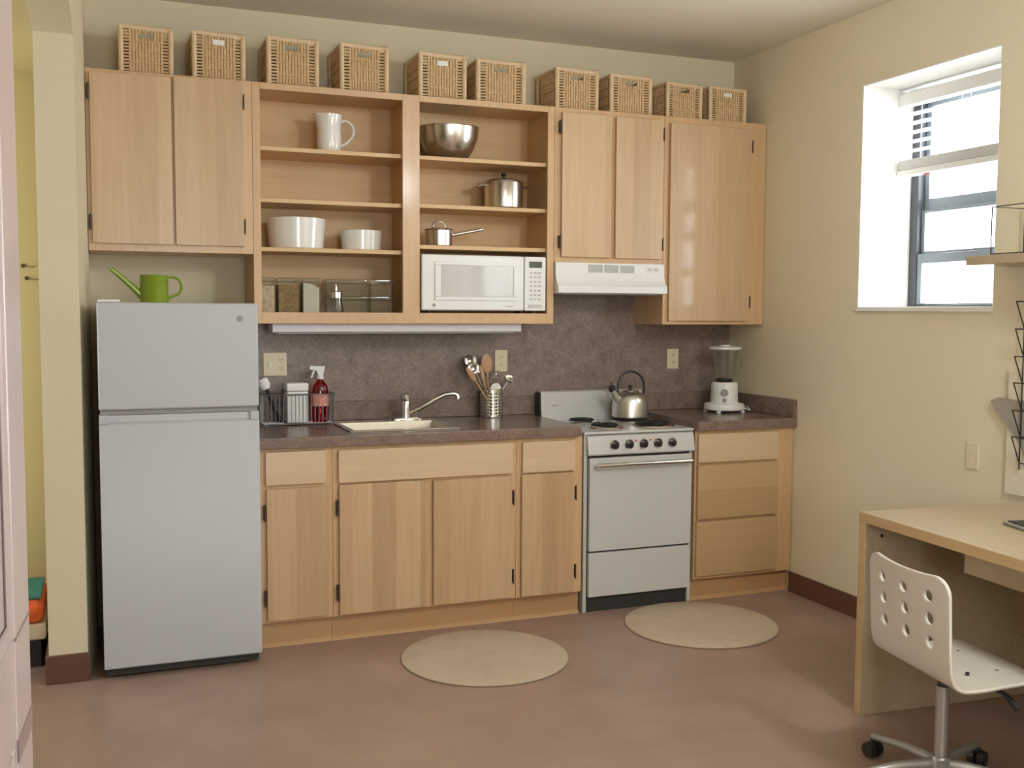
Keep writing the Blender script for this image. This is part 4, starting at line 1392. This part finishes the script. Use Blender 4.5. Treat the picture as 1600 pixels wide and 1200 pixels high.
# ------------------------------------------------------------------ window blind
ya, yb = WINS[0]
y0, y1 = ya + 0.014, yb - 0.004
bd = thing('window_blind', 'white slatted blind half raised in the window recess', 'blind', (3.60, (y0 + y1) / 2, 2.11))
MB().box(3.575, 3.63, y0, y1, 2.425, 2.482, 0.003).build('headrail', M['blind'], bd)
zs = 2.385
while zs > 2.18:
    m = MB()
    m.box(-0.025, 0.025, y0 + 0.004, y1 - 0.035, -0.0012, 0.0012)
    m.rot(Matrix.Translation((3.603, 0, zs)) @ Matrix.Rotation(radians(5), 4, 'Y'))
    m.build('slat', M['blind'], bd)
    zs -= 0.0425
for k in range(12):
    MB().box(3.578, 3.628, y0 + 0.004, y1 - 0.012, 2.128 + k * 0.0038, 2.1306 + k * 0.0038).build('slat', M['blind'], bd)
MB().box(3.574, 3.632, y0, y1, 2.098, 2.126, 0.004, 2).build('bottom_rail', M['blind'], bd)
mb = MB()
for y in (y1 - 0.10, (y0 + y1) / 2, y0 + 0.10):
    for x in (3.577, 3.629):
        mb.tube([(x, y, 2.425), (x, y, 2.126)], 0.0012, 5)
mb.build('ladder_cord', M['blind'], bd)
MB().box(3.590, 3.600, y1 - 0.20, y1 - 0.16, 2.092, 2.098).build('cord_plug', M['red_dot'], bd)

# ------------------------------------------------------------------ desk
DR = radians(4.0)
dk = thing('desk', 'birch desk along the window wall', 'desk', (2.575, -2.075, 0))
L, W = 1.60, 0.79     # along -y, along +x
ox, oy = 2.575, -2.075
mb = MB().box(ox, ox + W, oy - L, oy, 0.705, 0.74, 0.002)
mb.build('desk_top', M['birch'], dk)
MB().box(ox - 0.0015, ox - 0.0002, oy - L, oy, 0.7055, 0.7395).build('edge_band', M['band'], dk)
MB().box(ox - 0.0015, ox - 0.0002, oy - 0.0355, oy - 0.0005, 0.0, 0.704).build('edge_band', M['band'], dk)
for yy in (oy - 0.036, oy - L):
    MB().box(ox + 0.0, ox + W - 0.05, yy, yy + 0.036, 0.0, 0.7045, 0.002).build('end_panel', M['birch'], dk)
MB().box(ox + W - 0.12, ox + W - 0.10, oy - L + 0.036, oy - 0.036, 0.25, 0.7045).build('back_panel', M['birch'], dk)
dw = MB().box(ox + 0.13, ox + 0.60, oy - L + 0.06, oy - 0.38, 0.600, 0.690, 0.002).build('under_desk_drawer', M['birch'], dk)
mb = MB()
mb.box(ox + 0.15, ox + 0.58, oy - 0.40, oy - 0.385, 0.69, 0.7045)
mb.box(ox + 0.15, ox + 0.58, oy - L + 0.065, oy - L + 0.08, 0.69, 0.7045)
mb.build('drawer_runner', M['grey'], dw)
MB().cyl((ox + 0.07, oy - 0.0375, 0.655), (ox + 0.07, oy - 0.035, 0.655), 0.007, n=10).build('cam_fitting', M['darkgap'], dk)
dk.rotation_euler = (0, 0, -DR)

lp = thing('laptop', 'dark flat laptop with pale silver edge lying on the desk', 'laptop', (3.0, -2.60, 0.7405))
MB().box(2.84, 3.08, -2.78, -2.46, 0.7408, 0.752, 0.006, 2).build('base', M['silver'], lp)
MB().box(2.852, 3.068, -2.768, -2.472, 0.7522, 0.755, 0.001).build('dark_top', M['black'], lp)
lp.rotation_euler = (0, 0, radians(-14))

# white board on the wall behind the desk, wire rack, folder, shelf
o = MB().box(XR - 0.016, XR - 0.0005, -3.2, -1.985, 0.745, 1.24, 0.002).build('wall_board', M['board'], loc=(XR, -2.6, 0.745))
tag(o, 'pale board on the wall behind the desk', 'board')
wr = thing('wire_rack', 'six-tier black wire magazine rack on the window wall', 'rack', (3.33, -2.2, 0.9))
xb = XR - 0.027
tiers = (1.50, 1.395, 1.290, 1.189, 1.083, 0.981)
mb = MB()
for zt in tiers:
    for yy in (-2.062, -2.40):
        mb.tube([(3.30, yy, zt), (xb, yy, zt - 0.105)], 0.0026, 6)
    mb.tube([(3.30, -2.062, zt), (3.30, -2.40, zt)], 0.0026, 6)
    mb.tube([(xb, -2.062, zt - 0.105), (xb, -2.40, zt - 0.105)], 0.0022, 6)
    for k in range(1, 6):
        yy = -2.062 - 0.338 * k / 6
        mb.tube([(3.302, yy, zt), (xb, yy, zt - 0.105)], 0.0015, 5)
mb.build('wire_tier', M['darkwire'], wr)
mb = MB()
for yy in (-2.062, -2.40):
    mb.tube([(xb, yy, 1.55), (xb, yy, 0.85)], 0.003, 6)
mb.build('upright', M['darkwire'], wr)
o = MB().prism([(-1.905, 1.105), (-1.945, 1.122), (-2.40, 1.105), (-2.40, 0.86), (-2.16, 0.80), (-2.045, 0.96)], 'x', XR - 0.0225, XR - 0.0185).build('card', M['folder'], loc=(XR - 0.02, -2.15, 0.95), smooth=False)
tag(o, 'grey card tucked behind the lowest tiers of the wire rack', 'card')

o = MB().box(3.165, XR - 0.0005, -2.9, -1.938, 1.638, 1.674, 0.002).build('wall_shelf', M['birch'], loc=(3.27, -2.4, 1.638))
tag(o, 'birch wall shelf in front of the window edge', 'shelf')
wb = thing('wire_basket', 'dark wire basket on the birch wall shelf', 'basket', (3.28, -2.2, 1.6745))
mb = MB()
by0, by1, bx0, bx1 = -2.45, -2.035, 3.19, 3.355
for z in (1.678, 1.855):
    mb.tube([(bx0, by1, z), (bx1, by1, z), (bx1, by0, z), (bx0, by0, z)], 0.002, 6, closed=True)
for (x, y) in ((bx0, by1), (bx1, by1), (bx1, by0), (bx0, by0)):
    mb.tube([(x, y, 1.678), (x, y, 1.855)], 0.003, 6)
mb.build('wire_frame', M['darkwire'], wb)

# ------------------------------------------------------------------ swivel chair
ch = thing('desk_chair', 'white plywood swivel chair with round holes in its back', 'chair', (2.44, -2.685, 0))
CX, CY = 2.44, -2.685


def shell_profile():
    """side profile (x forward, z up) of seat and back, with arc lengths"""
    pts = [(-0.176, 0.717), (-0.172, 0.622), (-0.167, 0.512), (-0.163, 0.457)]
    pts += [(-0.158, 0.428), (-0.148, 0.405), (-0.130, 0.391), (-0.105, 0.385)]
    pts += [(-0.05, 0.386), (0.03, 0.393), (0.10, 0.397), (0.15, 0.393), (0.185, 0.381), (0.205, 0.365)]
    out = [Vector((a, 0, b)) for a, b in pts]
    # refine with Catmull-Rom
    fine = []
    for i in range(len(out) - 1):
        p0 = out[max(i - 1, 0)]
        p1, p2 = out[i], out[i + 1]
        p3 = out[min(i + 2, len(out) - 1)]
        for k in range(10):
            t = k / 10
            fine.append(0.5 * ((2 * p1) + (p2 - p0) * t + (2 * p0 - 5 * p1 + 4 * p2 - p3) * t * t + (3 * p1 - p0 - 3 * p2 + p3) * t ** 3))
    fine.append(out[-1])
    s = [0]
    for a, b in zip(fine, fine[1:]):
        s.append(s[-1] + (b - a).length)
    return fine, s


prof, arcs = shell_profile()
LT = arcs[-1]


def at(s):
    s = max(0, min(LT, s))
    for i in range(len(arcs) - 1):
        if arcs[i + 1] >= s:
            t = (s - arcs[i]) / max(1e-9, arcs[i + 1] - arcs[i])
            return prof[i].lerp(prof[i + 1], t)
    return prof[-1]


HW = 0.200
NS, NT = 150, 90
mb = MB()
holes = [(sv, tv) for sv in (0.068, 0.138, 0.208) for tv in (-0.115, 0.0, 0.115)]
HR = 0.0185
CRAD = 0.06
grid = {}
P2 = {}
for i in range(NS + 1):
    for j in range(NT + 1):
        P2[i, j] = [LT * i / NS, -HW + 2 * HW * j / NT]


def inside(s, t):
    # rounded outline
    ds = min(s, LT - s)
    dt = HW - abs(t)
    if ds < 0 or dt < 0:
        return False
    if ds < CRAD and dt < CRAD and (CRAD - ds) ** 2 + (CRAD - dt) ** 2 > CRAD ** 2:
        return False
    for hs, ht in holes:
        if (s - hs) ** 2 + (t - ht) ** 2 < HR ** 2:
            return False
    return True


keep = [(i, j) for i in range(NS) for j in range(NT) if inside(LT * (i + .5) / NS, -HW + 2 * HW * (j + .5) / NT)]
kset = set(keep)
used = {}
for (i, j) in keep:
    for c in ((i, j), (i + 1, j), (i + 1, j + 1), (i, j + 1)):
        used[c] = used.get(c, 0) + 1
for c, nface in used.items():
    if nface < 4:
        s, t = P2[c]
        best = None
        for hs, ht in holes:
            dd = math.hypot(s - hs, t - ht)
            if dd < HR * 1.5:
                best = (hs + (s - hs) / dd * HR, ht + (t - ht) / dd * HR)
        if best is None:
            ds, dt = min(s, LT - s), HW - abs(t)
            if ds < CRAD and dt < CRAD:
                cs = CRAD if s < LT / 2 else LT - CRAD
                ct = (HW - CRAD) * (1 if t > 0 else -1)
                dd = math.hypot(s - cs, t - ct)
                if dd > 1e-6:
                    best = (cs + (s - cs) / dd * CRAD, ct + (t - ct) / dd * CRAD)
        if best:
            P2[c] = list(best)
vm = {}
for c in used:
    s, t = P2[c]
    p = at(s)
    # slight dish of the backrest and a dip in its top edge
    bow = 0.018 * (1 - (t / HW) ** 2) * max(0, 1 - s / 0.30)
    top = -0.014 * (1 - (t / HW) ** 2) * max(0, 1 - s / 0.12)
    vm[c] = mb.bm.verts.new((CX + p.x - bow, CY + t, p.z + top))
for (i, j) in keep:
    mb.bm.faces.new((vm[i, j], vm[i + 1, j], vm[i + 1, j + 1], vm[i, j + 1]))
shell = mb.build('seat_shell', M['chairwhite'], ch)
md = shell.modifiers.new('thick', 'SOLIDIFY')
md.thickness = 0.010
md.offset = 0
SX = CX - 0.045         # the column stands a little behind the seat's middle
MB().box(SX - 0.03, SX + 0.12, CY - 0.05, CY + 0.04, 0.356, 0.379, 0.004).build('seat_plate', M['black'], ch)
for (xx, yy) in ((-0.03, 0.09), (0.07, 0.09), (-0.03, -0.09), (0.07, -0.09)):
    MB().cyl((CX + xx, CY + yy, 0.385), (CX + xx, CY + yy, 0.4010), 0.006, n=10).build('bolt', M['darkgap'], ch)
MB().cyl((SX, CY, 0.28), (SX, CY, 0.358), 0.016, n=16).build('piston', M['black'], ch)
MB().cyl((SX, CY, 0.10), (SX, CY, 0.330), 0.0195, n=24).build('column', M['silver'], ch)
MB().tube([(SX + 0.06, CY - 0.05, 0.362), (SX + 0.10, CY - 0.14, 0.350), (SX + 0.12, CY - 0.18, 0.318)], [0.005, 0.007, 0.012], 8).build('lever', M['black'], ch)
MB().cyl((SX, CY, 0.075), (SX, CY, 0.115), 0.040, 0.028, 24).build('hub', M['silver'], ch)
for k in range(5):
    a = radians(103 + 72 * k)
    e = Vector((cos(a), sin(a), 0))
    c = Vector((SX, CY, 0))
    lg = MB().tube([c + e * 0.02 + Vector((0, 0, 0.092)), c + e * 0.14 + Vector((0, 0, 0.088)), c + e * 0.275 + Vector((0, 0, 0.068))], [0.018, 0.015, 0.011], 10).build('leg', M['silver'], ch)
    q = c + e * 0.275
    side = Vector((-e.y, e.x, 0))
    mb = MB()
    for s in (-1, 1):
        mb.cyl(q + side * (s * 0.006) + Vector((0, 0, 0.026)), q + side * (s * 0.025) + Vector((0, 0, 0.026)), 0.026, 0.024, 20)
    mb.cyl(q + Vector((0, 0, 0.030)), q + Vector((0, 0, 0.062)), 0.009, n=10)
    mb.build('caster', M['black'], lg)
ch.rotation_euler = (0, 0, radians(-9))

# ------------------------------------------------------------------ hall: low bed and hooks
bdx = thing('bed', 'low cream bed in the hall behind the narrow wall', 'bed', (-0.85, -0.32, 0))
MB().box(-1.60, -0.19, -0.52, -0.06, 0.115, 0.175, 0.006).build('bed_rail', M['cream'], bdx)
MB().box(-1.57, -0.21, -0.50, -0.07, 0.0, 0.115).build('bed_base', M['darkgap'], bdx)
o = MB().box(-1.55, -0.20, -0.50, -0.07, 0.1755, 0.255, 0.03, 3).build('quilt', M['orange'], loc=(-0.85, -0.3, 0.1755))
tag(o, 'orange quilt on the low bed in the hall', 'quilt')
o = MB().box(-0.60, -0.21, -0.42, -0.10, 0.2555, 0.275, 0.008, 2).build('cushion', M['teal'], loc=(-0.4, -0.25, 0.2555))
tag(o, 'teal cushion on the orange quilt', 'cushion')
for i, (x, z, lab) in enumerate(((-0.235, 1.640, 'upper dark hook on the yellow hall wall'), (-0.222, 1.585, 'lower dark hook on the yellow hall wall'))):
    mb = MB().tube([(x - 0.035, -0.004, z + 0.004), (x, -0.02, z - 0.003), (x + 0.02, -0.03, z + 0.002)], 0.0018, 6)
    mb.cyl((x - 0.035, -0.0, z + 0.004), (x - 0.035, -0.006, z + 0.004), 0.009, n=12)
    o = mb.build('wall_hook', M['hinge'], loc=(x, -0.01, z))
    tag(o, lab, 'hook', 'hooks on the hall wall')
